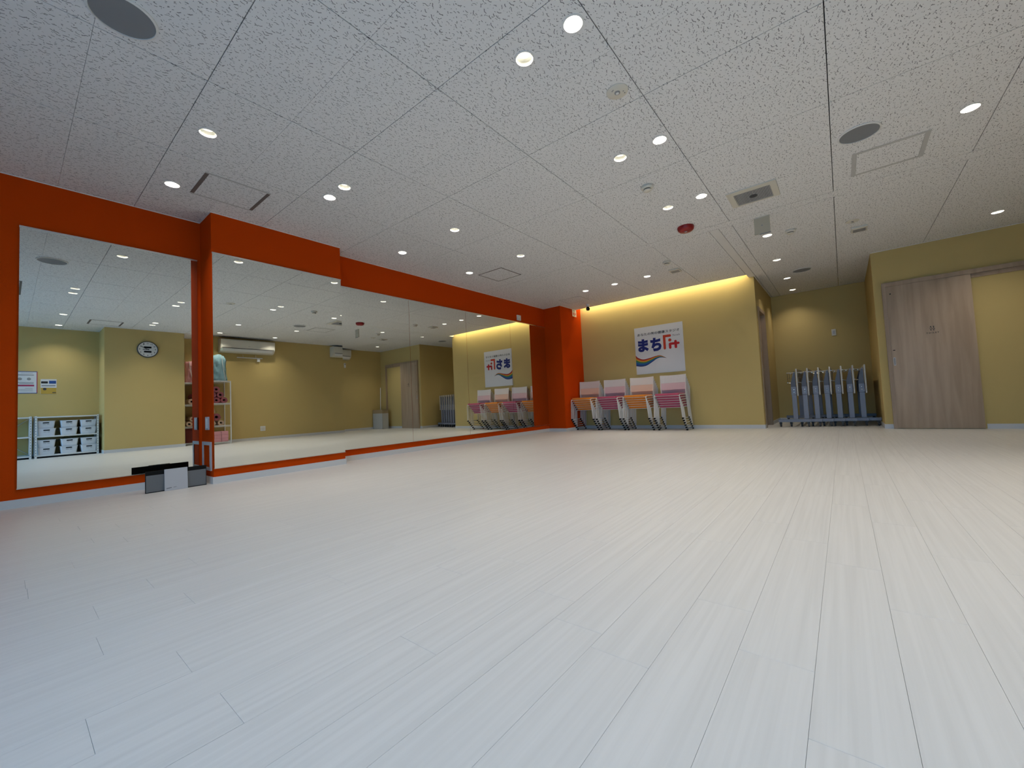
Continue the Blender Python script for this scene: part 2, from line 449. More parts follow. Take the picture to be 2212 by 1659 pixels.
for i, (a, b, c_, d_) in enumerate(planks):
    lx, ly = round(b - a, 3), round(d_ - c_, 3)
    if i < 300:
        key = (lx, ly)
        if key not in pcache:
            g = GAP / 2; e = 0.0003
            mb = MB().add([(g, g, -0.003), (lx - g, g, -0.003), (lx - g, ly - g, -0.003), (g, ly - g, -0.003),
                           (g, g, -e), (lx - g, g, -e), (lx - g, ly - g, -e), (g, ly - g, -e),
                           (g + e, g + e, 0), (lx - g - e, g + e, 0), (lx - g - e, ly - g - e, 0), (g + e, ly - g - e, 0)],
                          [(8, 9, 10, 11), (0, 1, 5, 4), (1, 2, 6, 5), (2, 3, 7, 6), (3, 0, 4, 7), (4, 5, 9, 8), (5, 6, 10, 9), (6, 7, 11, 10), (7, 4, 8, 11)])
            pcache[key] = mb.mesh('plank', M_FLOOR)
        o = link('plank', pcache[key], floor); o.location = (a, c_, 0)
    else:
        g = GAP / 2; rest.box(a + g, b - g, c_ + g, d_ - g, -0.003, 0)
tag(rest.obj('far_planks', M_FLOOR, floor), kind='stuff')

# ---- ceiling: slab, acoustic boards, plain strips
ceiling = struct('ceiling', MB().box(X_FRONT - 0.15, X_ALC + 0.12, Y_R - 0.15, 5.0, TOP, TOP + 0.1), M_PLAIN)
# downlights: x, y, kind, label
DL = [
 (0.842, 4.118, 1, 'bright downlight over the orange wall, left of the slotted ceiling hatch'),
 (0.843, 3.192, 0, 'softly lit downlight between the near ceiling speaker and the slotted hatch'),
 (1.803, 3.431, 1, 'brighter of the close pair of downlights right of the slotted hatch'),
 (1.803, 3.180, 0, 'softer of the close pair of downlights right of the slotted hatch'),
 (3.040, 4.070, 1, 'bright downlight above the first panel of the long mirror row'),
 (3.045, 3.148, 0, 'softly lit downlight between the orange pillar and the square outlined hatch'),
 (4.183, 4.060, 1, 'bright downlight just left of the thin-framed square hatch by the mirrors'),
 (4.183, 3.128, 0, 'softly lit downlight just behind the thin-framed square hatch'),
 (1.800, 1.253, 0, 'large softly lit downlight beside the brightest downlight at the top'),
 (1.797, 0.941, 1, 'largest and brightest downlight at the top edge of the picture'),
 (3.049, 0.939, 1, 'bright downlight of the pair between motion sensor and smoke detector'),
 (3.057, 1.254, 0, 'softer downlight of the pair between motion sensor and smoke detector'),
 (4.195, 0.938, 1, 'bright downlight between the louvred vent and the smoke detector'),
 (4.203, 1.257, 0, 'softer downlight just in front of the red fire alarm'),
 (4.216, -0.816, 1, 'downlight beside the square access hatch at the right'),
 (7.043, -1.484, 1, 'downlight close above the toilet door wall, far right'),
 (5.842, 0.600, 1, 'downlight right behind the hanging acrylic plate'),
 (7.038, 0.629, 0, 'first downlight of the row leading into the alcove'),
 (8.337, 0.622, 0, 'downlight inside the alcove, next to the dark round speaker'),
 (9.363, 0.627, 0, 'farthest downlight, at the back of the alcove'),
 (6.355, 2.286, 1, 'rightmost of the three downlights above the poster wall'),
 (6.362, 2.839, 1, 'middle of the three downlights above the poster wall'),
 (6.358, 3.380, 1, 'leftmost of the three downlights above the poster wall'),
 (0.614, 1.253, 0, 'farther of the ceiling downlight pair seen in the nearest mirror, upper left'),
 (0.614, 0.945, 0, 'nearer of the ceiling downlight pair seen in the nearest mirror, upper left'),
 (0.630, -0.820, 1, 'downlight over the white shelf side, upper one in the nearest mirror'),
 (0.640, -2.000, 1, 'downlight right above the notices, seen in the nearest mirror'),
 (1.845, -0.820, 1, 'farther of the downlight pair in front of the clock pillar'),
 (1.845, -1.080, 0, 'nearer of the downlight pair in front of the clock pillar'),
 (3.042, -0.800, 1, 'downlight left of the reflected wall air conditioner, in the pillar mirror'),
 (3.042, -1.960, 1, 'downlight above the reflected wire rack beside the air conditioner'),
 (4.195, -1.960, 1, 'downlight above the right end of the reflected long air conditioner'),
]
HOLE = 0.050
def board(x0, x1, y0, y1):
    gx0 = gx1 = 0.0013
    holes = [(lx, ly) for lx, ly, _, _ in DL if x0 < lx < x1 and y0 < ly < y1]
    for lx, ly in holes:
        if min(lx - x0, x1 - lx, ly - y0, y1 - ly) < HOLE + 0.004: print('HOLE NEAR EDGE', lx, ly, x0, x1, y0, y1)
    return holes
bcache = {}
def make_board(x0, x1, y0, y1, wide=(1, 1, 1, 1)):
    """wide flags: joint widths at x0,x1,y0,y1 (1 open joint, 0 tight butt joint)"""
    g = [(0.0020 if k < 2 else 0.0026) if w else 0.0007 for k, w in enumerate(wide)]
    holes = board(x0, x1, y0, y1)
    lx, ly = x1 - x0, y1 - y0; T = 0.009
    key = (round(lx, 3), round(ly, 3), tuple(wide))
    if not holes and key in bcache: me = bcache[key]
    else:
        mb = MB()
        if not holes: mb.box(g[0], lx - g[1], g[2], ly - g[3], 0, T)
        else:
            vs = [Vector(p) for p in ((g[0], g[2]), (lx - g[1], g[2]), (lx - g[1], ly - g[3]), (g[0], ly - g[3]))]
            ed = [(0, 1), (1, 2), (2, 3), (3, 0)]
            for hx, hy in holes:
                o = len(vs); vs += [Vector(p) for p in circle(hx - x0, hy - y0, HOLE, 24)]; ed += [(o + k, o + (k + 1) % 24) for k in range(24)]
            rv, re_, rf, *_ = geometry.delaunay_2d_cdt(vs, ed, [], 0, 1e-6)
            fs = [t for t in rf if all((((sum((rv[i] for i in t), Vector((0, 0))) / 3) - Vector((hx - x0, hy - y0))).length > HOLE * 0.97) for hx, hy in holes)]
            mb.add([(p.x, p.y, 0) for p in rv], fs)
            mb.prism([(g[0], g[2]), (lx - g[1], g[2]), (lx - g[1], ly - g[3]), (g[0], ly - g[3])], 0.0, T) if False else None
            o = len(mb.v)
            rim = [(g[0], g[2]), (lx - g[1], g[2]), (lx - g[1], ly - g[3]), (g[0], ly - g[3])]
            mb.add([(p, q, 0) for p, q in rim] + [(p, q, T) for p, q in rim], [(i, (i + 1) % 4, 4 + (i + 1) % 4, 4 + i) for i in range(4)])
            for hx, hy in holes:
                cc = circle(hx - x0, hy - y0, HOLE, 24)
                mb.add([(p, q, 0) for p, q in cc] + [(p, q, T) for p, q in cc], [(i, (i + 1) % 24, 24 + (i + 1) % 24, 24 + i) for i in range(24)])
        me = D.meshes.new('ceiling_board'); me.from_pydata(mb.v, [], mb.f); me.materials.append(M_BOARD)
        if not holes: bcache[key] = me
    o = link('ceiling_board', me, ceiling); o.location = (x0, y0, CEIL)
YL = [4.5, 3.59, 2.68, 1.77, 0.86, -0.05, -0.96, -1.87]
XA = [X_FRONT, -2.02, -1.565, -1.11, -0.655, -0.20, 0.255, 0.71, 1.165, 1.618, 2.073, 2.527, 2.985, 3.443, 3.898, 4.353, 4.808, 5.036]
XW = {0.71, 1.618, 2.527, 3.443, 5.036}
yedges = [Y_REC] + YL + [Y_R]
for i in range(len(XA) - 1):
    for j in range(len(yedges) - 1):
        a, b, y1, y0 = XA[i], XA[i + 1], yedges[j], yedges[j + 1]
        make_board(a, b, y0, y1, (a in XW, b in XW, 1, 1))
XB = [5.181, 5.636, 6.091, 6.546, 7.001, 7.456]
def far_block(y1, y0, xend):
    xs = [x for x in XB if x < xend - 0.1]
    x = xs[-1] + 0.455
    while x < xend - 0.1: xs.append(x); x += 0.455
    xs.append(xend)
    for i in range(len(xs) - 1): make_board(xs[i], xs[i + 1], y0, y1, (i == 0, 0, 1, 1))
YS0, YS1 = 1.003, 1.105
for a, b in ((Y_MIR, 3.59), (3.59, 2.68), (2.68, 1.77), (1.77, YS1)): far_block(a, b, X_COVE)
far_block(YS0, 0.86, X_ALC); far_block(0.86, -0.05, X_ALC)
for a, b in ((-0.05, -0.96), (-0.96, -1.87), (-1.87, Y_R)): far_block(a, b, X_TOI)
for i in range(5): make_board(X_TOI + i * (X_ALC - X_TOI) / 5, X_TOI + (i + 1) * (X_ALC - X_TOI) / 5, Y_ALC_R, -0.05, (0, 0, 1, 1))
MB().box(5.0395, 5.1794, Y_R, Y_REC, CEIL, CEIL + 0.009).obj('ceiling_strip', M_BOARD, ceiling)
MB().box(5.1825, X_BACK, YS0 + 0.002, YS1 - 0.002, CEIL, CEIL + 0.009).obj('ceiling_strip', M_PLAIN, ceiling)
MB().box(X_BACK, X_ALC, YS0 + 0.002, Y_ALC_L, CEIL, CEIL + 0.009).obj('ceiling_strip', M_PLAIN, ceiling)
# cove: upstand behind the board edge, LED strip shining on the back wall
MB().box(X_COVE - 0.012, X_COVE, YS1, Y_END, CEIL + 0.0095, CEIL + 0.035).box(X_COVE, X_BACK, YS1 - 0.012, YS1, CEIL + 0.0095, TOP).obj('cove_upstand', M_PLAIN, ceiling)
cove = thing('cove_light', 'warm strip light hidden in the ceiling slot above the poster wall', 'strip light', (X_COVE + 0.03, 2.69, CEIL + 0.10))
MB().box(-0.02, 0.008, -1.56, 1.56, 0.0, 0.03).obj('housing', M_WHITE, cove)
MB().box(0.009, 0.013, -1.55, 1.55, 0.004, 0.026).obj('diffuser', M_LED, cove)
ld = D.lights.new('cove_lamp', 'AREA'); ld.shape = 'RECTANGLE'; ld.size = 3.08; ld.size_y = 0.022; ld.energy = COVE_W; ld.color = COVE_COL
lo = D.objects.new('cove_lamp', ld); C.objects.link(lo); lo.parent = cove
an = math.radians(38)
zdir = Vector((-math.cos(an), 0, math.sin(an)))       # light shines along -Z of the lamp
xdir = Vector((0, 1, 0)); ydir = zdir.cross(xdir)
mm = Matrix((xdir, ydir, zdir)).transposed().to_4x4(); mm.translation = Vector((0.02, 0, 0.012)); lo.matrix_local = mm

# ---- mirrors on the left wall
def mirror(x0, x1, yw, z0, z1, label):
    t = thing('wall_mirror', label, 'mirror', ((x0 + x1) / 2, yw, z0), 0, 'wall mirrors')
    w = (x1 - x0) / 2
    MB().box(-w + 0.0016, w - 0.0016, -0.009, -0.002, 0.004, z1 - z0 - 0.004).obj('mirror_pane', M_MIRROR, t)
    MB().box(-w, w, -0.013, 0, z1 - z0 - 0.012, z1 - z0).obj('top_channel', M_ALU, t)
    MB().box(-w, w, -0.013, 0, 0, 0.006).obj('bottom_channel', M_ALU, t)
    return t
ZM0, ZM1 = 0.134, 2.122
mirror(0.061, 1.162, Y_REC, ZM0, ZM1, 'wall mirror nearest the camera, in the orange recess')
mirror(X_COL0 + 0.003, X_COL1 - 0.003, Y_COL, ZM0, ZM1, 'wall mirror covering the front of the orange pillar')
for a, b, lb in ((X_COL1 + 0.003, 3.556, 'first wall mirror behind the orange pillar, reflecting the toilet door'), (3.556, 4.671, 'second mirror of the long row, reflecting the folded tables'),
                 (4.671, 5.798, 'third mirror of the long row, reflecting the poster'), (5.798, X_END - 0.008, 'last mirror of the long row, beside the far orange column')):
    mirror(a, b, Y_MIR, ZM0, ZM1, lb)

# ---- doors
d1 = tag(thing('door_1', None, None), kind='structure')        # sliding toilet door
FT = fr_back(X_TOI, 0, 0)                                      # p = -y
plate(MB(), (0.545, 1.352, 0.006, 1.975), FT, 0.004, 0.036).obj('door_leaf', M_WOOD, d1, bevel=0.002)
tr = MB()
plate(tr, (0.505, 2.14, 1.975, 2.03), FT, 0, 0.045)
plate(tr, (0.505, 0.545, 0, 1.975), FT, 0, 0.045); plate(tr, (2.10, 2.14, 0, 1.975), FT, 0, 0.045)
tr.obj('door_frame', M_WOODF, d1)
plate(MB(), (1.352, 2.10, 1.925, 1.975), FT, 0, 0.012).obj('rail', M_WOODF, d1)
hd = MB().prism(round_rect(0.560, 0.585, 0.87, 0.985, 0.011), 0.036, 0.039, FT).obj('pull_handle', M_LGREY, d1)
MB().prism(round_rect(0.565, 0.580, 0.88, 0.975, 0.007), 0.0392, 0.0396, FT).obj('recess', M_MID, hd)
MB().prism(round_rect(0.565, 0.59, 1.078, 1.088, 0.004), 0.036, 0.038, FT).obj('lock_indicator', M_BLACK, d1)
MB().prism(circle(0.588, 1.868, 0.008, 12), 0.036, 0.039, FT).obj('peg', M_BLACK, d1)
FT0 = FT
FT = lambda p, q, a: FT0(0.965 + (p - 0.965) * 0.68, 1.328 + (q - 1.333) * 0.68, a)
ic = MB()      # man and woman outlines
ic.prism(circle(0.945, 1.372, 0.010, 14), 0.0362, 0.0372, FT)
for a, b in (((0.934, 1.352), (0.956, 1.352)), ((0.935, 1.352), (0.935, 1.322)), ((0.955, 1.352), (0.955, 1.322)), ((0.941, 1.322), (0.941, 1.295)), ((0.949, 1.322), (0.949, 1.295))): ic.prism(capsule(a, b, 0.0028, 4), 0.0362, 0.0372, FT)
ic.prism(circle(0.985, 1.372, 0.010, 14), 0.0362, 0.0372, FT)
for a, b in (((0.985, 1.356), (0.972, 1.322)), ((0.985, 1.356), (0.998, 1.322)), ((0.972, 1.318), (0.998, 1.318)), ((0.980, 1.318), (0.980, 1.295)), ((0.990, 1.318), (0.990, 1.295))): ic.prism(capsule(a, b, 0.0028, 4), 0.0362, 0.0372, FT)
FT = FT0
ic.obj('toilet_symbol', M_INK, d1)
text_part('toilet_lettering', 'T O I L E T', (0.905, 1.025, 1.262, 1.280), FT, M_INK, d1, bold=0.03, a=0.0368)
d2 = tag(thing('door_2', None, None), kind='structure')        # hinged door in the alcove side wall
MB().box(DX0 + 0.03, DX1 - 0.03, Y_ALC_L + 0.06, Y_ALC_L + 0.10, 0.006, DZ - 0.03).obj('door_leaf', M_WOOD, d2)
MB().box(DX0 - 0.035, DX0 + 0.028, Y_ALC_L - 0.012, Y_ALC_L + 0.115, 0, DZ + 0.03).box(DX1 - 0.028, DX1 + 0.035, Y_ALC_L - 0.012, Y_ALC_L + 0.115, 0, DZ + 0.03).box(DX0 + 0.028, DX1 - 0.028, Y_ALC_L - 0.012, Y_ALC_L + 0.115, DZ - 0.028, DZ + 0.03).obj('door_frame', M_WOODF, d2)
hb = MB().tube([(8.05, 1.09, 0.975), (8.05, 1.03, 0.975), (8.05, 1.025, 0.975), (8.17, 1.025, 0.972)], 0.009).obj('lever_handle', M_CHROME, d2, smooth=True)
MB().lathe([(0.024, 0), (0.024, 0.006)], (8.05, 1.088, 0.975), 18, lambda a, b, h: (a, -h, b)).obj('rosette', M_CHROME, hb)

# ================================================================== CEILING FITTINGS
def make_downlight(bright):
    t = thing('downlight', 'x', 'downlight', (0, 0, CEIL), 0, 'recessed downlights')
    MB().lathe([(0.0495, 0.004), (0.0495, -0.0), (0.056, -0.0), (0.056, -0.0025), (0.0475, -0.0035), (0.046, 0.004)], n=28, caps=False).obj('trim_ring', M_WHITE, t, smooth=True)
    MB().lathe([(0.0465, 0.003), (0.042, 0.018), (0.0365, 0.032)], n=28, caps=False).obj('reflector', M_REFL, t, smooth=True)
    MB().lathe([(0.036, 0.032), (0.030, 0.027 if bright else 0.030), (0.0, 0.024 if bright else 0.029)], n=24, caps=False).obj('lens', M_LENS if bright else M_LENSD, t, smooth=True)
    MB().lathe([(0.0485, 0.012), (0.0485, 0.075), (0.0, 0.075)], n=24, caps=False).obj('housing', M_MID, t)
    l = D.lights.new('downlight_lamp', 'AREA'); l.shape = 'DISK'; l.size = 0.066; l.energy = DOWN_W if bright else DIM_W; l.color = WARM; l.spread = math.radians(110)
    q = D.objects.new('downlight_lamp', l); C.objects.link(q); q.parent = t; q.location = (0, 0, 0.0225)
    return t
PROTO = {1: make_downlight(True), 0: make_downlight(False)}
first = {0: True, 1: True}
for x, y, k, lb in DL:
    if first[k]: PROTO[k].location = (x, y, CEIL); PROTO[k]['label'] = lb; first[k] = False
    else: dup(PROTO[k], (x, y, CEIL), lb)

def speaker(x, y, label):
    t = thing('ceiling_speaker', label, 'speaker', (x, y, CEIL), 0, 'round ceiling speakers')
    MB().lathe([(0.128, 0.0), (0.128, -0.006), (0.118, -0.009), (0.117, -0.004), (0.117, 0.0)], n=40, caps=False).obj('rim', M_WHITE, t, smooth=True)
    MB().lathe([(0.117, -0.001), (0.117, -0.005), (0.06, -0.0065), (0.0, -0.007)], n=40).obj('grille', M_SPK, t, smooth=True)
speaker(0.337, 2.515, 'large dark round ceiling speaker at the top left corner')
speaker(4.022, -0.218, 'dark round ceiling speaker beside the square hatch at the right')
speaker(7.955, 0.392, 'dark round ceiling speaker inside the alcove')

def hatch(x0, x1, y0, y1, label, slots=0, frame=0.012, fm_=None):
    cx, cy = (x0 + x1) / 2, (y0 + y1) / 2; w, h = (x1 - x0) / 2, (y1 - y0) / 2
    t = thing('access_hatch', label, 'ceiling hatch', (cx, cy, CEIL), 0, 'ceiling access hatches')
    fx = slots if slots else frame
    MB().box(-w + fx, w - fx, -h + frame, h - frame, -0.0025, 0).obj('hatch_panel', M_BOARD, t)
    MB().box(-w, w, -h, -h + frame - 0.001, -0.003, 0).obj('hatch_frame', fm_ or M_MID, t)
    MB().box(-w, w, h - frame + 0.001, h, -0.003, 0).obj('hatch_frame', fm_ or M_MID, t)
    sd = M_DARK if slots else (fm_ or M_MID)
    for s in (-1, 1):
        a, b = sorted((s * w, s * (w - fx + 0.001)))
        MB().box(a, b, -h + frame, h - frame, -0.0028, 0).obj('slot' if slots else 'hatch_frame', M_SLOT if slots else (fm_ or M_MID), t)
M_SLOT = mat('slot_brown_grey', (0.16, 0.13, 0.12), 0.8)
M_HF = mat('hatch_frame_grey', (0.54, 0.54, 0.525), 0.7)
M_HD = mat('hatch_frame_dark', (0.12, 0.105, 0.09), 0.7)
hatch(0.968, 1.434, 3.724, 4.172, 'ceiling hatch with two dark slots above the orange pillar', slots=0.027, frame=0.018, fm_=M_HF)
hatch(4.348, 4.806, 3.60, 4.046, 'square ceiling hatch with thin dark frame in front of the mirrors', frame=0.014, fm_=M_HD)
hatch(4.352, 4.809, -0.644, -0.180, 'square ceiling hatch with grey frame at the right', slots=0, frame=0.032, fm_=M_HF)
hatch(6.585, 6.95, 3.632, 4.07, 'faint square ceiling hatch in front of the far orange column', frame=0.010, fm_=M_HF)
hatch(0.972, 1.434, -1.56, -1.09, 'slotted ceiling hatch beside the clock pillar, seen in the mirror', slots=0.027, frame=0.012, fm_=M_HD)
hatch(-0.35, 0.135, 0.40, 1.28, 'ceiling hatch at the left edge of the nearest mirror', frame=0.022, fm_=M_HD)

t = thing('motion_sensor', 'round white ceiling motion sensor with a central lens', 'sensor', (2.379, 0.969, CEIL))
MB().lathe([(0.066, 0), (0.066, -0.004), (0.060, -0.008), (0.0, -0.010)], n=32).obj('cover', M_CREAM, t, smooth=True)
ln = MB().lathe([(0.017, -0.009), (0.017, -0.013), (0.013, -0.014)], n=20).obj('lens_ring', M_MID, t, smooth=True)
MB().lathe([(0.010, -0.0142), (0.010, -0.016), (0.0, -0.018)], n=16).obj('lens', M_WHITE, ln, smooth=True)
for a, b in ((-0.035, 0.012), (-0.03, 0.02), (0.012, -0.034), (0.032, -0.035)): MB().lathe([(0.004, -0.008), (0.004, -0.0098), (0, -0.0098)], (a, b, 0), 10).obj('dip_dot', M_MID, t)

def smoke(x, y, label):
    t = thing('smoke_detector', label, 'smoke detector', (x, y, CEIL), 0, 'ceiling smoke detectors')
    MB().lathe([(0.052, 0), (0.054, -0.006), (0.054, -0.020), (0.046, -0.030)], n=28).obj('body', M_CREAM, t, smooth=True)
    MB().lathe([(0.033, -0.030), (0.033, -0.037)], n=24).obj('vent_slot', M_BLACK, t)
    MB().lathe([(0.036, -0.037), (0.036, -0.043), (0.030, -0.047), (0, -0.048)], n=24).obj('cap', M_CREAM, t, smooth=True)
smoke(3.641, 1.258, 'smoke detector on the ceiling in front of the red fire alarm')
smoke(5.882, 1.828, 'smoke detector on the ceiling in front of the poster')
smoke(5.865, 0.368, 'smoke detector beside the hanging acrylic plate')
t = thing('fire_alarm', 'dark red round fire alarm sounder on the ceiling', 'alarm', (4.838, 1.268, CEIL))
MB().lathe([(0.086, 0), (0.088, -0.010), (0.084, -0.034), (0.068, -0.050), (0.03, -0.056), (0, -0.057)], n=36).obj('dome', M_RED, t, smooth=True)
MB().box(-0.018, 0.006, -0.012, 0.012, -0.060, -0.056).obj('label', M_LGREY, t)

t = thing('louvred_vent', 'white ceiling vent with dark louvred grille', 'vent', (4.515, 0.553, CEIL))
MB().box(-0.185, 0.185, 0.15, 0.203, -0.012, 0).box(-0.185, 0.185, -0.203, -0.15, -0.012, 0).box(-0.185, -0.115, -0.15, 0.15, -0.012, 0).box(0.165, 0.185, -0.15, 0.15, -0.012, 0).obj('frame', M_CREAM, t)
MB().box(-0.115, 0.165, -0.15, 0.15, -0.002, 0).obj('duct', M_GREY, t)
sm = MB().box(-0.1135, 0.1635, -0.0028, 0.0028, -0.010, -0.003).mesh('slat', M_LGREY)
for k in range(26):
    o = link('slat', sm, t); o.location = (0, -0.1437 + k * 0.0115, 0)
MB().lathe([(0.032, -0.006), (0.032, -0.014), (0.0, -0.015)], (0.025, 0, 0), 22).obj('sensor_knob', M_DARK, t)

t = thing('hanging_plate', 'grey acrylic plate hanging upright below the ceiling', 'sign plate', (5.18, 0.572, CEIL))
MB().box(-0.006, 0.006, -0.074, 0.074, -0.185, -0.004).obj('plate', M_CLEAR, t, bevel=0.002)
MB().box(-0.012, 0.012, -0.075, 0.075, -0.006, 0).obj('top_rail', M_CREAM, t)
MB().box(-0.009, 0.009, -0.076, 0.03, -0.190, -0.183).obj('bottom_edge', M_MID, t)
MB().lathe([(0.007, 0.006), (0.007, 0.009), (0, 0.009)], (0, 0, -0.095), 12, lambda a, b, h: (-h, a, b)).obj('rivet', M_MID, t)
t = thing('round_cover', 'flat round white cover on the ceiling near the toilet', 'ceiling cover', (6.093, -0.205, CEIL))
MB().lathe([(0.062, 0), (0.062, -0.005), (0.055, -0.007), (0, -0.008)], n=28).obj('disc', M_CREAM, t, smooth=True)
MB().lathe([(0.012, -0.008), (0.012, -0.011), (0, -0.011)], n=14).obj('screw', M_MID, t)
def small_vent(x, y, label):
    t = thing('air_inlet', label, 'vent', (x, y, CEIL), 0, 'small ceiling air inlets')
    MB().box(-0.09, 0.09, -0.075, 0.075, -0.022, 0).obj('body', M_CREAM, t, bevel=0.004)
    MB().box(-0.04, 0.07, -0.058, 0.058, -0.024, -0.0221).obj('grille', M_MID, t)
small_vent(6.43, -0.272, 'small square air inlet behind the flat round ceiling cover')
small_vent(6.375, 1.865, 'small square air inlet on the ceiling in front of the poster')
t = thing('security_camera', 'small black and white security camera hanging at the lit ceiling edge', 'camera', (7.30, 3.852, CEIL))
MB().lathe([(0.036, 0), (0.036, -0.030), (0.028, -0.045), (0, -0.046)], n=20).obj('mount', M_WHITE, t, smooth=True)
MB().lathe([(0.0, -0.046), (0.026, -0.055), (0.040, -0.088), (0.030, -0.118), (0.0, -0.128)], n=20).obj('ball', M_BLACK, t, smooth=True)
MB().lathe([(0.014, 0), (0.012, 0.006), (0, 0.007)], (-0.036, 0, -0.09), 14, lambda a, b, h: (-h, a, b)).obj('lens', M_DARK, t, smooth=True)

# ================================================================== LEFT WALL FITTINGS
FSG = fr_left(7.485, Y_END, 2.43)
t = thing('camera_notice', 'small white notice with red mark high on the far orange column', 'sign', (7.485, Y_END, 2.43))
def local(o, t): 
    o.matrix_parent_inverse = t.matrix_world.inverted() if False else Matrix.Translation(t.location).inverted(); return o
local(plate(MB(), (-0.08, 0.08, -0.08, 0.068), FSG, 0.0005, 0.003).obj('sheet', M_WHITE, t), t)
rg = MB().prism(round_rect(-0.055, 0.055, -0.045, 0.0, 0.012), 0.003, 0.0038, FSG); local(rg.obj('red_mark', M_CRIM, t), t)
local(MB().prism(round_rect(-0.033, 0.033, -0.031, -0.014, 0.008), 0.0038, 0.0042, FSG).obj('white_mark', M_WHITE, t), t)
dm = MB()
for a, b in (((-0.05, 0.045), (0.03, 0.045)), ((-0.02, 0.03), (0.04, 0.018)), ((-0.03, -0.062), (0.03, -0.062))): dm.prism(capsule(a, b, 0.004, 4), 0.003, 0.0036, FSG)
local(dm.obj('print_marks', M_MID, t), t)['kind'] = 'stuff'
def wall_plate(name, label, cat, loc, rect, fr, th=0.012, m=M_WHITE, extra=None):
    t = thing(name, label, cat, loc)
    local(plate(MB(), rect, fr, 0, th).obj('cover', m, t, bevel=0.003), t)
    if extra:
        for nm, rc, mt in extra: local(plate(MB(), rc, fr, th + 0.0002, th + 0.003).obj(nm, mt, t, bevel=0.001), t)
    return t
wall_plate('wall_box', 'small white square box above the last mirror on the orange wall', 'wall box', (6.078, Y_MIR, 2.202), (-0.055, 0.055, -0.05, 0.05), fr_left(6.078, Y_MIR, 2.202), 0.02, extra=[('button', (-0.02, 0.02, -0.035, -0.015), M_CREAM)])
wall_plate('switch_plate', 'narrow white switch plate on the side of the orange pillar', 'switch', (X_COL0, 4.597, 0.545), (-0.05, 0.05, -0.06, 0.06), fr_back(X_COL0, 4.597, 0.545), 0.010, m=M_LGREY, extra=[('rocker', (-0.022, 0.022, -0.045, 0.045), M_WHITE)])
t = thing('wall_access_hatch', 'white square frame around an orange panel low on the pillar side', 'access panel', (X_COL0, 4.617, 0.245))
fq = fr_back(X_COL0, 4.617, 0.245); fm = MB()
plate(fm, (-0.128, 0.128, 0.10, 0.13), fq, 0, 0.010); plate(fm, (-0.128, 0.128, -0.13, -0.10), fq, 0, 0.010)
plate(fm, (-0.128, -0.092, -0.10, 0.10), fq, 0, 0.010); plate(fm, (0.092, 0.128, -0.10, 0.10), fq, 0, 0.010)
local(fm.obj('frame', M_LGREY, t), t); local(plate(MB(), (-0.092, 0.092, -0.10, 0.10), fq, 0.0005, 0.004).obj('panel', M_ORANGE, t), t)

# grey board with black back, and the white board leaning on it
t = thing('display_board', 'low grey board with black top edge standing below the nearest mirror', 'board', (0.936, 4.487, 0))
MB().box(-0.207, 0.207, -0.006, 0.006, 0.0, 0.176).obj('backing', M_BLACK, t, bevel=0.001, seg=1)
MB().box(-0.203, 0.203, -0.0075, -0.0062, 0.007, 0.143).obj('grey_face', M_GREY, t)
for sx in (-0.12, 0.12):
    MB().prism([(0.0062, 0.0), (0.09, 0.0), (0.09, 0.008), (0.0062, 0.12)], sx - 0.004, sx + 0.004, lambda p, q, a: (a, p, q)).obj('rear_bracket', M_BLACK, t)
t = thing('white_board', 'square pale grey board leaning on the low grey board', 'board', (0.926, 4.461, 0))
wb = MB().box(-0.078, 0.078, -0.003, 0.003, 0, 0.180).obj('panel', M_LGREY, t); wb.rotation_euler = (-0.06, 0, 0); wb.location = (0, 0, 0.0005)
lt = MB().prism(capsule((-0.065, 0.020), (-0.033, 0.023), 0.0022, 4), 0, 0.0004, lambda p, q, a: (p, -0.0032 - a, q)).prism(capsule((-0.02, 0.024), (0.0, 0.026), 0.0012, 4), 0, 0.0004, lambda p, q, a: (p, -0.0032 - a, q)).obj('print_line', M_DARK, wb)
tag(lt, kind='stuff')

# ================================================================== POSTER
PX, PY, PZ = X_BACK, 3.11, 1.042
t = thing('wall_poster', 'square white studio poster with blue and red logo and rainbow', 'poster', (PX, PY, PZ))
fp = fr_back(PX, PY, PZ)
local(plate(MB(), (0, 0.911, 0, 0.905), fp, 0.001, 0.006).obj('sheet', M_PAPER, t), t)
def ptext(name, body, rect, m, bold): local(text_part(name, body, rect, fp, m, t, bold, 0.0066), t)
ptext('tagline', 'あなたの街の健康スタジオ', (0.058, 0.850, 0.738, 0.792), M_INK, 0.012)
ptext('kana_ma', 'ま', (0.058, 0.266, 0.430, 0.674), M_NAVY, 0.058)
ptext('kana_chi', 'ち', (0.303, 0.510, 0.418, 0.674), M_NAVY, 0.058)
ptext('kana_fit', 'フィット', (0.718, 0.853, 0.655, 0.692), M_INK, 0.03)
lg = MB().prism([(0.545, 0.700), (0.545, 0.452)] + [(0.568 + 0.023 * math.cos(a), 0.452 + 0.023 * math.sin(a)) for a in [PI + PI * k / 8 for k in range(1, 8)]] + [(0.591, 0.452), (0.591, 0.654), (0.672, 0.654)] + [(0.672 + 0.023 * math.cos(a), 0.677 + 0.023 * math.sin(a)) for a in [-PI / 2 + PI * k / 8 for k in range(1, 8)]] + [(0.672, 0.700)], 0.0062, 0.0068, fp)
local(lg.obj('letter_f', M_FRED, t), t)
local(MB().prism(circle(0.668, 0.594, 0.029, 24), 0.0062, 0.0068, fp).obj('letter_i_dot', M_FRED, t), t)
lt2 = MB().prism(capsule((0.668, 0.452), (0.668, 0.520), 0.023), 0.0062, 0.0068, fp).prism(capsule((0.672, 0.522), (0.818, 0.522), 0.022), 0.0062, 0.0069, fp).prism(capsule((0.770, 0.452), (0.769, 0.560), 0.023), 0.0062, 0.00695, fp)
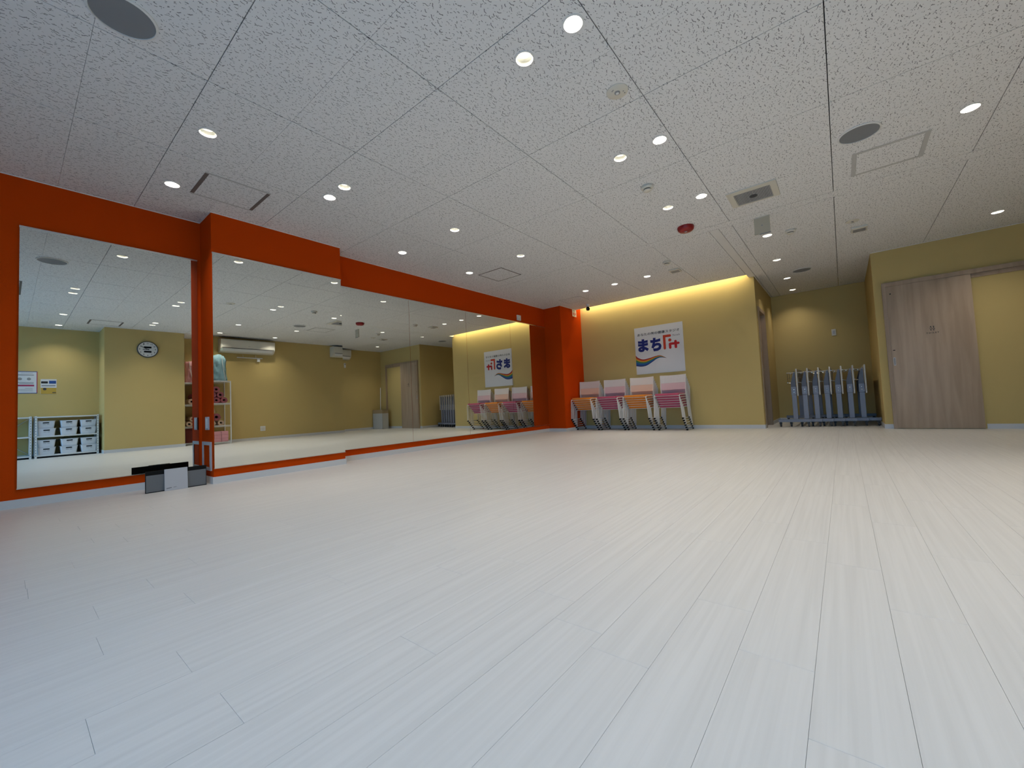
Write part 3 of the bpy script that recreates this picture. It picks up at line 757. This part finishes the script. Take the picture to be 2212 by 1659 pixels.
local(lt2.obj('letters_it', M_CRIM, t), t)
def catmull(P, n=8):
    out = []
    for i in range(len(P) - 1):
        p0, p1, p2, p3 = (Vector(P[max(i - 1, 0)]), Vector(P[i]), Vector(P[i + 1]), Vector(P[min(i + 2, len(P) - 1)]))
        for k in range(n):
            s = k / n; out.append(0.5 * ((2 * p1) + (p2 - p0) * s + (2 * p0 - 5 * p1 + 4 * p2 - p3) * s * s + (3 * p1 - p0 - 3 * p2 + p3) * s ** 3))
    out.append(Vector(P[-1])); return out
ct = catmull([(0.001, 0.374), (0.05, 0.324), (0.148, 0.286), (0.280, 0.302), (0.400, 0.327), (0.487, 0.326), (0.587, 0.270)])
cb = catmull([(0.001, 0.168), (0.105, 0.150), (0.209, 0.163), (0.314, 0.217), (0.410, 0.273), (0.487, 0.288), (0.587, 0.266)])
COLS = [(0.36, 0.012, 0.012), (0.66, 0.13, 0.01), (0.72, 0.45, 0.03), (0.05, 0.20, 0.03), (0.02, 0.14, 0.22), (0.006, 0.08, 0.30), (0.008, 0.02, 0.13)]
LV = [0, 0.17, 0.33, 0.42, 0.56, 0.70, 0.87, 1.0]
for k, cc in enumerate(COLS):
    a, b = LV[k], LV[k + 1]
    top = [p.lerp(q, a) for p, q in zip(ct, cb)]; bot = [p.lerp(q, b) for p, q in zip(ct, cb)]
    mb = MB()
    for i in range(len(top) - 1): mb.add([fp(*bot[i], 0.0066), fp(*bot[i + 1], 0.0066), fp(*top[i + 1], 0.0066), fp(*top[i], 0.0066)], [(0, 1, 2, 3)])
    local(mb.obj('rainbow_band', mat('rainbow_%d' % k, cc, 0.5), t), t)

# ================================================================== STACKED CHAIRS
def make_chair(seatm, lowm):
    t = thing('stacking_chair', 'x', 'chair', (0, 0, 0), 0, 'stacked chairs under the poster')
    # seat cushion: slightly crowned
    MB().prism(round_rect(-0.006, 0.375, -0.200, 0.200, 0.03, 4), 0.4015, 0.4425).obj('seat', seatm, t, bevel=0.009, seg=2)
    for xx in (0.002, 0.35): MB().tube([(xx, -0.207, 0.3975), (xx, 0.207, 0.3975)], 0.0045).obj('seat_crossbar', M_FRAME, t, smooth=True)
    for s in (-1, 1):
        p = rounded_path([(0.385, s * 0.238, 0.014), (0.020, s * 0.240, 0.014), (0.0, s * 0.212, 0.410), (0.372, s * 0.212, 0.418)], 0.035)
        MB().tube(p, 0.0072).obj('side_frame', M_FRAME, t, smooth=True)
        p = rounded_path([(0.385, s * 0.238, 0.014), (0.372, s * 0.212, 0.43), (0.378, s * 0.215, 0.52), (0.402, s * 0.222, 0.755)], 0.05)
        MB().tube(p, 0.0072).obj('back_leg', M_FRAME, t, smooth=True)
        for xx in (0.035, 0.365): MB().box(xx - 0.024, xx + 0.024, s * 0.239 - 0.012, s * 0.239 + 0.012, 0, 0.026).obj('glide', M_BLACK, t, bevel=0.004, seg=1)
    def shell(z0, z1, nz):
        mb = MB(); ny = 12; th = 0.009
        for side in (0, 1):
            vs = []
            for i in range(nz + 1):
                z = z0 + (z1 - z0) * i / nz
                for j in range(ny + 1):
                    s = -1 + 2 * j / ny
                    x = 0.385 + 0.10 * (z - 0.5) - 0.028 * s * s + (th if side else 0) + 0.016
                    vs.append((x, s * 0.226, z + 0.006 * s * s * (z > 0.74)))
            fs = [(i * (ny + 1) + j, i * (ny + 1) + j + 1, (i + 1) * (ny + 1) + j + 1, (i + 1) * (ny + 1) + j) for i in range(nz) for j in range(ny)]
            mb.add(vs, fs)
        n0 = (nz + 1) * (ny + 1)
        ring = [j for j in range(ny + 1)] + [i * (ny + 1) + ny for i in range(1, nz + 1)] + [nz * (ny + 1) + j for j in range(ny - 1, -1, -1)] + [i * (ny + 1) for i in range(nz - 1, 0, -1)]
        o = len(mb.v) - 2 * n0
        for a in range(len(ring)):
            b = (a + 1) % len(ring); mb.f.append((o + ring[a], o + ring[b], o + n0 + ring[b], o + n0 + ring[a]))
        return mb
    shell(0.628, 0.765, 4).obj('backrest', M_PERF, t, smooth=True)
    shell(0.505, 0.627, 3).obj('lower_backrest', lowm, t, smooth=True)  # lower half of the back tinted towards the seat colour
    return t
def perf_mat():
    m = mat('perforated_white_plastic', (0.80, 0.78, 0.74), 0.4)
    nt = m.node_tree; b = nt.nodes['Principled BSDF']
    tc = nt.nodes.new('ShaderNodeTexCoord'); sp = nt.nodes.new('ShaderNodeSeparateXYZ'); nt.links.new(tc.outputs['Object'], sp.inputs[0])
    def wave(out, period):
        mu = nt.nodes.new('ShaderNodeMath'); mu.operation = 'MULTIPLY'; mu.inputs[1].default_value = 2 * PI / period; nt.links.new(out, mu.inputs[0])
        si = nt.nodes.new('ShaderNodeMath'); si.operation = 'COSINE'; nt.links.new(mu.outputs[0], si.inputs[0]); return si.outputs[0]
    a = wave(sp.outputs['Y'], 0.026); c = wave(sp.outputs['Z'], 0.021)
    mn = nt.nodes.new('ShaderNodeMath'); mn.operation = 'MINIMUM'; nt.links.new(a, mn.inputs[0]); nt.links.new(c, mn.inputs[1])
    gt = nt.nodes.new('ShaderNodeMath'); gt.operation = 'GREATER_THAN'; gt.inputs[1].default_value = 0.15; nt.links.new(mn.outputs[0], gt.inputs[0])
    mx = nt.nodes.new('ShaderNodeMix'); mx.data_type = 'RGBA'
    mx.inputs[6].default_value = (0.80, 0.78, 0.74, 1); mx.inputs[7].default_value = (0.52, 0.49, 0.44, 1)
    nt.links.new(gt.outputs[0], mx.inputs[0]); nt.links.new(mx.outputs[2], b.inputs['Base Color'])
    return m
M_PERF = perf_mat()
CH = {'pink': make_chair(M_PINK, M_BPINK), 'orange': make_chair(M_ORFAB, M_BPEACH)}
usedc = set()
ORD = ['bottom', 'fifth from the top', 'fourth from the top', 'third from the top', 'second from the top', 'topmost']
for y, colr, where in ((4.025, 'orange', 'in the stack touching the orange column'), (3.478, 'pink', 'in the pink stack between the two orange stacks'),
                       (2.935, 'orange', 'in the orange stack between the two pink stacks'), (2.362, 'pink', 'in the pink stack nearest the alcove')):
    for k in range(6):
        loc = (7.315 - 0.040 * k, y, 0.041 * k); lb = '%s-seated white chair, %s %s' % (colr, ORD[k], where)
        if colr not in usedc: usedc.add(colr); CH[colr].location = loc; CH[colr]['label'] = lb
        else: dup(CH[colr], loc, lb)

# ================================================================== FOLDED TABLES IN THE ALCOVE
def make_table():
    t = thing('folding_table', 'x', 'table', (0, 0, 0), 0, 'folded wheeled tables nested in the alcove')
    L = 1.26
    for xe in (0.0, L):
        ft = MB().box(xe, xe + 0.034, -0.20, 0.245, 0.076, 0.124).obj('foot', M_STEEL, t, bevel=0.004, seg=1)
        for yy in (-0.165, 0.215):
            c = MB().lathe([(0.026, -0.012), (0.030, -0.008), (0.030, 0.008), (0.026, 0.012)], (xe + 0.017, yy, 0.030), 16, lambda a, b, h: (a, h, b)).obj('caster', M_DARK, t, smooth=True)
            MB().box(xe + 0.006, xe + 0.028, yy - 0.018, yy + 0.018, 0.045, 0.076).obj('fork', M_DARK, c)
        MB().box(xe, xe + 0.032, -0.033, 0.033, 0.124, 0.52).obj('post', M_STEEL, t, bevel=0.004, seg=1)
        sl = MB().box(xe - 0.003, xe + 0.034, -0.037, 0.037, 0.52, 0.655).obj('sleeve', M_STEEL, t, bevel=0.004, seg=1)
        if xe == 0.0:
            for zz in (0.565, 0.605): MB().lathe([(0.008, 0), (0.007, 0.004), (0, 0.005)], (xe - 0.003, 0, zz), 12, lambda a, b, h: (-h, a, b)).obj('bolt', M_CHROME, sl)
        MB().prism([(-0.032, 0.655), (0.034, 0.655), (0.034, 0.72), (-0.012, 0.90), (-0.032, 0.90)], xe, xe + 0.028, lambda p, q, a: (a, p, q)).obj('head_bracket', M_STEELD, t)
    MB().box(0.034, L, -0.012, 0.012, 0.60, 0.64).obj('beam', M_STEELD, t)
    MB().box(-0.02, L + 0.05, -0.062, -0.042, 0.505, 0.945).obj('tabletop', M_TTOP, t, bevel=0.003, seg=1)
    w = MB()
    for yy, zz in ((0.075, 0.885), (0.075, 0.80), (0.075, 0.725), (0.03, 0.87)): w.tube([(-0.01, yy, zz), (L + 0.03, yy, zz)], 0.003, 6)
    for xx in (-0.01, 0.10, 0.4, 0.7, 1.0, L + 0.02): w.tube(rounded_path([(xx, -0.04, 0.89), (xx, 0.075, 0.885), (xx, 0.075, 0.725), (xx, 0.03, 0.715)], 0.01, 3), 0.003, 6)
    w.obj('wire_shelf', M_CHROME, t, smooth=True)
    return t
tb = make_table()
TN = ['leftmost folded table, nearest the alcove door, with its whole foot in view', 'second folded table from the left in the alcove', 'third folded table from the left in the alcove', 'middle one of the seven folded tables', 'third folded table from the right in the alcove', 'second folded table from the right in the alcove', 'rightmost folded table, against the alcove side wall']
for k in range(7):
    loc = (8.13 + 0.040 * k, 0.637 - 0.1425 * k, 0)
    if k == 0: tb.location = loc; tb['label'] = TN[0]
    else: dup(tb, loc, TN[k])
wall_plate('switch_plate', 'white switch plate on the dark back wall of the alcove', 'switch', (X_ALC, 0.074, 1.645), (-0.033, 0.033, -0.06, 0.06), fr_back(X_ALC, 0.074, 1.645), 0.010, m=M_CREAM, extra=[('rocker', (-0.014, 0.014, -0.03, 0.03), M_LGREY)])

# ================================================================== RIGHT WALL (seen in the mirrors)
# notices
t = thing('wall_notice', 'white notice with blue and pink border above the shelves', 'notice', (0.395, Y_R, 1.22))
fn = fr_right(0.395, Y_R, 1.22)
local(plate(MB(), (0, 0.30, 0, 0.42), fn, 0.0005, 0.003).obj('sheet', M_PAPER, t), t)
bd = MB(); plate(bd, (0, 0.30, 0.408, 0.42), fn, 0.003, 0.0036); plate(bd, (0, 0.30, 0, 0.012), fn, 0.003, 0.0036); local(bd.obj('blue_border', M_BLUE, t), t)
M_MAG = mat('print_magenta', (0.42, 0.03, 0.10), 0.5)
bd = MB(); plate(bd, (0, 0.010, 0.012, 0.408), fn, 0.003, 0.0036); plate(bd, (0.04, 0.28, 0.135, 0.165), fn, 0.003, 0.0036); local(bd.obj('pink_band', M_MAG, t), t)
ink = MB()
for a, b, q, w in ((0.05, 0.26, 0.35, 0.008), (0.05, 0.26, 0.205, 0.006), (0.05, 0.22, 0.185, 0.005), (0.06, 0.15, 0.10, 0.003), (0.06, 0.26, 0.075, 0.003), (0.06, 0.24, 0.05, 0.003), (0.06, 0.2, 0.385, 0.003)): ink.prism(capsule((a, q), (b, q), w, 4), 0.003, 0.0036, fn)
for cx in (0.105, 0.215): ink.prism(circle(cx, 0.275, 0.026, 16), 0.003, 0.0036, fn)
local(ink.obj('print_marks', M_MID, t), t)['kind'] = 'stuff'
t = thing('wall_notice', 'small yellow and white notice with dark photos beside the bordered notice', 'notice', (0.643, Y_R, 1.203))
fn = fr_right(0.643, Y_R, 1.203)
local(plate(MB(), (0, 0.207, 0, 0.292), fn, 0.0005, 0.003).obj('sheet', M_PAPER, t), t)
local(plate(MB(), (0.002, 0.205, 0.002, 0.125), fn, 0.003, 0.0036).obj('ochre_field', M_GOLD, t), t)
local(plate(MB(), (0.008, 0.10, 0.205, 0.262), fn, 0.003, 0.0036).obj('blue_photo', M_BLUE, t), t)
local(plate(MB(), (0.115, 0.20, 0.208, 0.25), fn, 0.003, 0.0036).obj('dark_photo', M_INK, t), t)
ink = MB().prism(circle(0.155, 0.10, 0.024, 16), 0.0036, 0.004, fn).prism(capsule((0.015, 0.03), (0.05, 0.03), 0.008, 4), 0.0036, 0.004, fn).prism(capsule((0.02, 0.165), (0.19, 0.165), 0.006, 4), 0.003, 0.0036, fn)
local(ink.obj('print_marks', M_DARK, t), t)['kind'] = 'stuff'

# clock on the pillar
t = thing('wall_clock', 'round white wall clock with two dark displays on the pillar', 'clock', (1.880, Y_PIL, 2.09))
fk = fr_right(1.880, Y_PIL, 2.09)
fl = lambda a, b, h: (a, h, b)
MB().lathe([(0.168, 0.0), (0.170, 0.03), (0.160, 0.04), (0.155, 0.034), (0.155, 0.0)], n=48, fr=fl, caps=False).obj('rim', M_DARK, t, smooth=True)
MB().lathe([(0.157, 0.0), (0.157, 0.030), (0.0, 0.030)], n=48, fr=fl).obj('dial', M_WHITE, t)
for q in (0.042, -0.050):
    local(MB().prism(round_rect(-0.060, 0.060, q - 0.018, q + 0.018, 0.004), 0.0302, 0.032, fk).obj('display', M_BLACK, t), t)
for h in range(1, 13):
    a = PI / 2 - h * PI / 6; cx, cy = 0.125 * math.cos(a), 0.125 * math.sin(a); w = 0.012 if h < 10 else 0.019
    local(text_part('numeral', str(h), (cx - w / 1.3, cx + w / 1.3, cy - 0.015, cy + 0.015), fk, M_DARK, t, 0.02, 0.0312), t)
for nm, hh, ll, ww in (('hour_hand', 3.17, 0.075, 0.006), ('minute_hand', 2.0, 0.115, 0.0045)):
    a = PI / 2 - hh * PI / 6
    local(MB().prism(capsule((-0.02 * math.cos(a), -0.02 * math.sin(a)), (ll * math.cos(a), ll * math.sin(a)), ww, 4), 0.033, 0.0345 if nm[0] == 'h' else 0.036, fk).obj(nm, M_BLACK, t), t)

# steel shelves with bins
def shelf(x0, x1, label):
    yb, yf = Y_R + 0.02, -2.02
    t = thing('steel_shelf', label, 'shelf', ((x0 + x1) / 2, (yb + yf) / 2, 0)); w = (x1 - x0) / 2; h = (yf - yb) / 2
    for sx in (-1, 1):
        for sy in (-1, 1):
            px, py = sx * w, sy * h
            mb = MB().box(min(px, px - sx * 0.032), max(px, px - sx * 0.032), min(py, py - sy * 0.003), max(py, py - sy * 0.003), 0, 0.775)
            mb.box(min(px, px - sx * 0.003), max(px, px - sx * 0.003), min(py, py - sy * 0.032), max(py, py - sy * 0.032), 0, 0.775)
            p = mb.obj('post', M_WHITE, t)
            hm = MB()
            for k in range(15):
                hx = px - sx * 0.017; hm.box(hx - 0.004, hx + 0.004, py + (0.0001 if sy > 0 else -0.0011), py + (0.0011 if sy > 0 else -0.0001), 0.04 + k * 0.05, 0.055 + k * 0.05)
            if sy > 0: hm.obj('slot_holes', M_DARK, p)
    for z in (0.055, 0.405, 0.765): MB().box(-w + 0.004, w - 0.004, -h + 0.004, h - 0.004, z - 0.024, z).obj('shelf_board', M_WHITE, t, bevel=0.002, seg=1)
    MB().tube([(-w + 0.02, -h, 0.06), (w - 0.02, -h, 0.74)], 0.004, 6).tube([(w - 0.02, -h, 0.06), (-w + 0.02, -h, 0.74)], 0.004, 6).obj('cross_brace', M_ALU, t)
    MB().box(-w + 0.034, w - 0.034, h - 0.012, h - 0.008, 0.0, 0.030).obj('toe_board', M_BLACK, t)
shelf(0.350, 1.190, 'white steel shelf filled with white bins beside the clock pillar')
shelf(-0.520, 0.322, 'nearly empty white steel shelf left of the bin shelf')
def make_bin():
    t = thing('storage_bin', 'x', 'bin', (0, 0, 0), 0, 'white bins on the steel shelf')
    W, Dp, H = 0.118, 0.165, 0.138
    def ring(w, d, z): return [(p, q, z) for p, q in round_rect(-w, w, -d, d, 0.022, 4)]
    R_ = [ring(W * 0.86, Dp * 0.9, 0.0), ring(W * 0.98, Dp * 0.98, H - 0.006), ring(W + 0.004, Dp + 0.004, H - 0.006), ring(W + 0.004, Dp + 0.004, H), ring(W * 0.97, Dp * 0.97, H), ring(W * 0.84, Dp * 0.88, 0.005)]
    n = len(R_[0]); mb = MB(); vs = [p for q in R_ for p in q]
    fs = [(i * n + k, i * n + (k + 1) % n, (i + 1) * n + (k + 1) % n, (i + 1) * n + k) for i in range(5) for k in range(n)]
    fs += [tuple(range(n))[::-1], tuple(range(5 * n, 6 * n))]
    mb.add(vs, fs); mb.obj('tub', M_BIN, t, smooth=True)
    # grip slot on the sloped front
    def frb(p, q, a): s = q / H; return (-p, Dp * (0.9 + 0.08 * s) + a, q)
    MB().prism(round_rect(-0.042, 0.042, 0.094, 0.114, 0.0098, 4), 0.0002, 0.0016, frb).obj('grip_slot', M_BLACK, t)
    lb_ = MB()
    for a, b in ((-0.038, -0.012), (0.004, 0.036)): lb_.prism(capsule((a, 0.074), (b, 0.074), 0.004, 4), 0.0004, 0.0014, frb)
    lb_.obj('label_marks', M_MID, t)
    return t
bn = make_bin(); nb = 0
for r_, (z, rn) in enumerate(((0.544, 'top row'), (0.4055, 'second row'), (0.194, 'third row'), (0.0555, 'bottom row'))):
    for c_, (x, cn) in enumerate(((0.497, 'column farthest from the pillar'), (0.782, 'middle column'), (1.047, 'column next to the pillar'))):
        loc = (x + random.uniform(-0.008, 0.008) + (0.012 if r_ == 2 and c_ == 1 else 0), -2.205 + random.uniform(-0.006, 0.006), z)
        lb = 'white storage bin in the %s of the steel shelf, %s' % (rn, cn)
        if nb == 0: bn.location = loc; bn['label'] = lb
        else: dup(bn, loc, lb)
        nb += 1

# wire rack with mats, blocks and bags
RX0, RX1, RYF, RYB = 2.545, 3.245, -2.00, -2.42
t = thing('wire_rack', 'tall white wire rack between the clock pillar and air conditioner', 'rack', ((RX0 + RX1) / 2, (RYF + RYB) / 2, 0)); w = (RX1 - RX0) / 2; h = (RYF - RYB) / 2
for sx in (-1, 1):
    for sy in (-1, 1): MB().tube([(sx * w, sy * h, 0), (sx * w, sy * h, 1.418)], 0.011, 10).obj('post', M_WHITE, t, smooth=True)
ws = MB(); rr = [(-w, -h, 0), (w, -h, 0), (w, h, 0), (-w, h, 0)]
ws.tube(rr, 0.005, 6, closed=True); ws.tube([(a, b, -0.025) for a, b, _ in rr], 0.004, 6, closed=True)
for k in range(1, 20): yy = -h + 2 * h * k / 20; ws.tube([(-w, yy, 0.003), (w, yy, 0.003)], 0.0022, 5)
for k in range(1, 4): xx = -w + 2 * w * k / 4; ws.tube([(xx, -h, -0.004), (xx, h, -0.004)], 0.004, 5)
for k in range(24):
    xx = -w + 2 * w * k / 24; ws.tube([(xx, h, -0.025), (xx + w / 24, h, 0), (xx + w / 12, h, -0.025)], 0.002, 4)
wm = ws.mesh('wire_shelf', M_WHITE, smooth=True)
for z in (0.045, 0.412, 0.912, 1.415): o = link('wire_shelf', wm, t); o.location = (0, 0, z)
def roll(x, z, rad, m, label):
    t = thing('rolled_mat', label, 'mat', (x, -2.21, z), 0, 'rolled mats on the wire rack')
    # spiral cross-section
    turns = 4 if rad > 0.06 else 3; ri = rad * 0.32; n = 26 * turns; mb = MB(); L = 0.19
    th = (rad - ri) / turns
    vs = []; fs = []
    for i in range(n + 1):
        a = 2 * PI * turns * i / n; ro = ri + (rad - th - ri) * i / n + th * 0.94; rin = ri + (rad - th - ri) * i / n
        for yy in (-L, L):
            vs += [(rin * math.cos(a), yy, rin * math.sin(a)), (ro * math.cos(a), yy, ro * math.sin(a))]
    for i in range(n):
        b = 4 * i; c = b + 4
        fs += [(b, c, c + 1, b + 1), (b + 2, b + 3, c + 3, c + 2), (b + 1, c + 1, c + 3, b + 3), (b, b + 2, c + 2, c)]
    fs += [(0, 1, 3, 2), (4 * n, 4 * n + 2, 4 * n + 3, 4 * n + 1)]
    mb.add(vs, fs).obj('roll', m, t)
    MB().tube([(0, -L * 0.98, 0), (0, L * 0.75, 0)], ri * 0.93, 12).obj('dark_core', M_BLACK, t)
q = 0.070; z0 = 0.917 + q
for x, z, rad, m, lb in (
  (2.690, z0, q, M_MATCR, 'cream rolled mat on the middle rack shelf, next to the pillar'),
  (2.835, z0, q, M_MAUVE, 'mauve rolled mat, second in the lowest row of the middle shelf'),
  (2.980, z0, q, M_MAUVE, 'mauve rolled mat, third in the lowest row of the middle shelf'),
  (3.125, z0, q, M_MAUVE, 'mauve rolled mat at the outer end of the middle shelf'),
  (2.762, z0 + 0.121, q, M_MAUVE, 'mauve mat in the second layer nearest the pillar'),
  (2.908, z0 + 0.121, q, M_MAUVE, 'mauve mat in the middle of the second layer'),
  (3.053, z0 + 0.121, q, M_MAUVE, 'mauve mat at the outer end of the second layer'),
  (2.980, z0 + 0.242, q, M_MAUVE, 'topmost mauve rolled mat under the upper rack shelf'),
  (2.640, 0.479, 0.062, M_MATCR, 'cream rolled mat low on the rack, touching the pillar side'),
  (2.770, 0.479, 0.062, M_MATCR, 'cream rolled mat, second in the lower shelf row'),
  (2.900, 0.479, 0.062, M_MATCR, 'cream rolled mat, third in the lower shelf row'),
  (3.060, 0.479, 0.062, M_MATCR, 'cream rolled mat at the outer end of the lower shelf'),
  (2.705, 0.586, 0.062, M_MATCR, 'cream rolled mat lying on two others next to the pillar'),
  (2.977, 0.612, 0.085, M_MAUVE, 'thick mauve rolled mat lying on the cream ones'),
  (2.835, 0.590, 0.060, M_MATCR, 'cream rolled mat beside the thick mauve roll'),
  (2.905, 0.742, 0.050, M_MATCR, 'thin cream rolled mat on top of the lower shelf pile')): roll(x, z, rad, m, lb)
bk = MB().box(-0.066, 0.066, -0.11, 0.11, 0, 0.078).mesh('yoga_block', M_PBLK, bevel=0.006)
for c_, (x, cn) in enumerate(((2.995, 'inner'), (3.132, 'outer'))):
    for k, rn in enumerate(('bottom', 'middle', 'top')):
        o = link('yoga_block', bk); o.location = (x + (0.004 if k == 1 else 0), -2.13, 0.0505 + k * 0.0785)
        tag(o, 'pink foam block at the %s of the %s column on the lowest rack shelf' % (rn, cn), 'block', 'pink foam blocks')
t = thing('cloth_box', 'dark red cloth box on the lowest rack shelf beside the pillar', 'box', (2.735, -2.2, 0.0505))
MB().box(-0.165, 0.165, -0.19, 0.17, 0, 0.30).obj('body', M_DRED, t, bevel=0.012)
MB().box(-0.168, 0.168, -0.193, 0.173, 0.301, 0.325).obj('lid', M_DRED, t, bevel=0.006)
def bag(x, y, wx, wy, hh, m, label, tie):
    t = thing('plastic_bag', label, 'bag', (x, y, 1.4225))
    bm = bmesh.new(); bmesh.ops.create_cube(bm, size=1.0); bmesh.ops.subdivide_edges(bm, edges=bm.edges, cuts=9, use_grid_fill=True)
    rnd = random.Random(label)
    ph = [rnd.uniform(0, 6) for _ in range(6)]
    for v in bm.verts:
        p = v.co * 2; z = (p.z + 1) / 2
        k = 1 - 0.10 * z - 0.16 * max(0, z - 0.85) / 0.15
        bx = p.x * (1 - 0.16 * abs(p.y) ** 3) * k; by = p.y * (1 - 0.16 * abs(p.x) ** 3) * k
        wr = 0.05 * math.sin(9 * p.x + 5 * z + ph[0]) * math.sin(7 * p.y + 11 * z + ph[1]) + 0.02 * math.sin(17 * z + 4 * p.x + ph[2])
        n = Vector((bx, by, 0)); 
        v.co = Vector((bx * wx * (1 + wr * 1.6), by * wy * (1 + wr * 1.6), hh * z * (1 - 0.05 * abs(p.x)) + (wr * 0.4 * hh * (z > 0.9))))
    me = D.meshes.new('sack'); bm.to_mesh(me); bm.free(); me.materials.append(m)
    me.polygons.foreach_set('use_smooth', [True] * len(me.polygons)); link('sack', me, t)
    MB().tube(rounded_path([(tie, wy * 0.9, hh * 0.96), (tie + 0.01, wy * 1.04, hh * 0.6), (tie + 0.035, wy * 1.06, hh * 0.3), (tie + 0.06, wy * 1.03, 0.01)], 0.05), 0.006, 6).obj('drawstring', M_WHITE, t, smooth=True)
bag(3.045, -2.20, 0.165, 0.17, 0.60, M_BBAG, 'pale blue plastic bag on top of the wire rack', 0.05)
bag(2.705, -2.20, 0.155, 0.17, 0.50, M_PBAG, 'pale pink plastic bag on top of the wire rack', -0.05)

# air conditioners
def aircon(x0, x1, z0, z1, label):
    wd = x1 - x0
    t = thing('air_conditioner', label, 'air conditioner', (x0, Y_R, z0)); h = z1 - z0
    prof = [(0, 0), (0.10, 0.0), (0.17, 0.03), (0.215, 0.085), (0.225, 0.15), (0.225, h - 0.02), (0.205, h), (0, h)]
    MB().prism([(a, b) for a, b in prof], 0, wd, lambda p, q_, a: (a, p, q_)).obj('body', M_CREAM, t, bevel=0.004)
    MB().box(0.015, wd - 0.015, 0.2252, 0.231, 0.105, h - 0.03).obj('front_panel', M_CREAM, t, bevel=0.003)
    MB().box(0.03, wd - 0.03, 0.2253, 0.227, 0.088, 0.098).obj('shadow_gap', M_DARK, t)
    MB().prism([(0.1735, 0.026), (0.222, 0.085), (0.2260, 0.0845), (0.178, 0.022)], 0.05, wd - 0.05, lambda p, q_, a: (a, p, q_)).obj('louvre', M_WHITE, t)
    MB().box(wd / 2 - 0.02, wd / 2 + 0.02, 0.2311, 0.2318, 0.15, 0.156).obj('badge', M_MID, t)
aircon(3.135, 4.295, 2.118, 2.425, 'long white wall air conditioner right of the wire rack')
aircon(5.83, 6.62, 2.165, 2.455, 'shorter white wall air conditioner near the toilet corner')
t = thing('hanging_rail', 'thin white rail hung on the wall below the long air conditioner', 'rail', (3.79, Y_R, 2.02))
MB().box(-0.28, 0.28, 0.03, 0.045, -0.012, 0.012).obj('bar', M_WHITE, t, bevel=0.002, seg=1)
for sx in (-0.15, 0.13): MB().tube([(sx, 0.0, 0.07), (sx, 0.037, 0.06), (sx, 0.037, 0.0)], 0.003, 6).obj('hook', M_WHITE, t)
MB().box(0.155, 0.22, 0.028, 0.047, -0.085, -0.012).obj('tag', M_WHITE, t)
wall_plate('wall_outlet', 'white outlet plate low on the wall below the long air conditioner', 'outlet', (4.062, Y_R, 0.272), (-0.058, 0.058, -0.06, 0.06), fr_right(4.062, Y_R, 0.272), 0.008, extra=[('socket', (-0.035, -0.008, -0.03, 0.03), M_CREAM), ('socket', (0.008, 0.035, -0.03, 0.03), M_CREAM)])
wall_plate('remote_control', 'small white remote control on the wall below the shorter air conditioner', 'remote', (6.52, Y_R, 2.0), (-0.028, 0.028, -0.07, 0.07), fr_right(6.52, Y_R, 2.0), 0.02, extra=[('screen', (-0.018, 0.018, 0.02, 0.055), M_MID)])

# cardboard box with a broom
t = thing('cardboard_box', 'tall white cardboard box with brown rim by the toilet corner', 'box', (7.525, -2.165, 0))
bx, by, hz = 0.112, 0.262, 0.60
bm_ = MB().box(-bx, bx, -by, -by + 0.006, 0, hz - 0.115).box(-bx, bx, by - 0.006, by, 0, hz - 0.115).box(-bx, -bx + 0.006, -by, by, 0, hz - 0.115).box(bx - 0.006, bx, -by, by, 0, hz - 0.115).box(-bx, bx, -by, by, 0, 0.006)
bm_.obj('carton', M_CARD, t)
rim = MB(); e = 0.0
rim.box(-bx, bx, -by, -by + 0.006, hz - 0.115, hz).box(-bx, bx, by - 0.006, by, hz - 0.115, hz).box(-bx, -bx + 0.006, -by + 0.006, by - 0.006, hz - 0.115, hz).box(bx - 0.006, bx, -by + 0.006, by - 0.006, hz - 0.115, hz)
rim.obj('brown_rim', M_BROWN, t)
t = thing('broom', 'white broom handle sticking out of the cardboard box', 'broom', (7.475, -2.10, 0.012))
MB().tube([(0.0, 0, 0.10), (0.045, -0.02, 1.29)], 0.011, 10).obj('handle', M_WHITE, t, smooth=True)
MB().box(-0.03, 0.03, -0.10, 0.10, 0.06, 0.11).obj('head', M_WHITE, t, bevel=0.006)
MB().box(-0.026, 0.026, -0.095, 0.095, 0.0, 0.06).obj('bristles', M_MID, t)
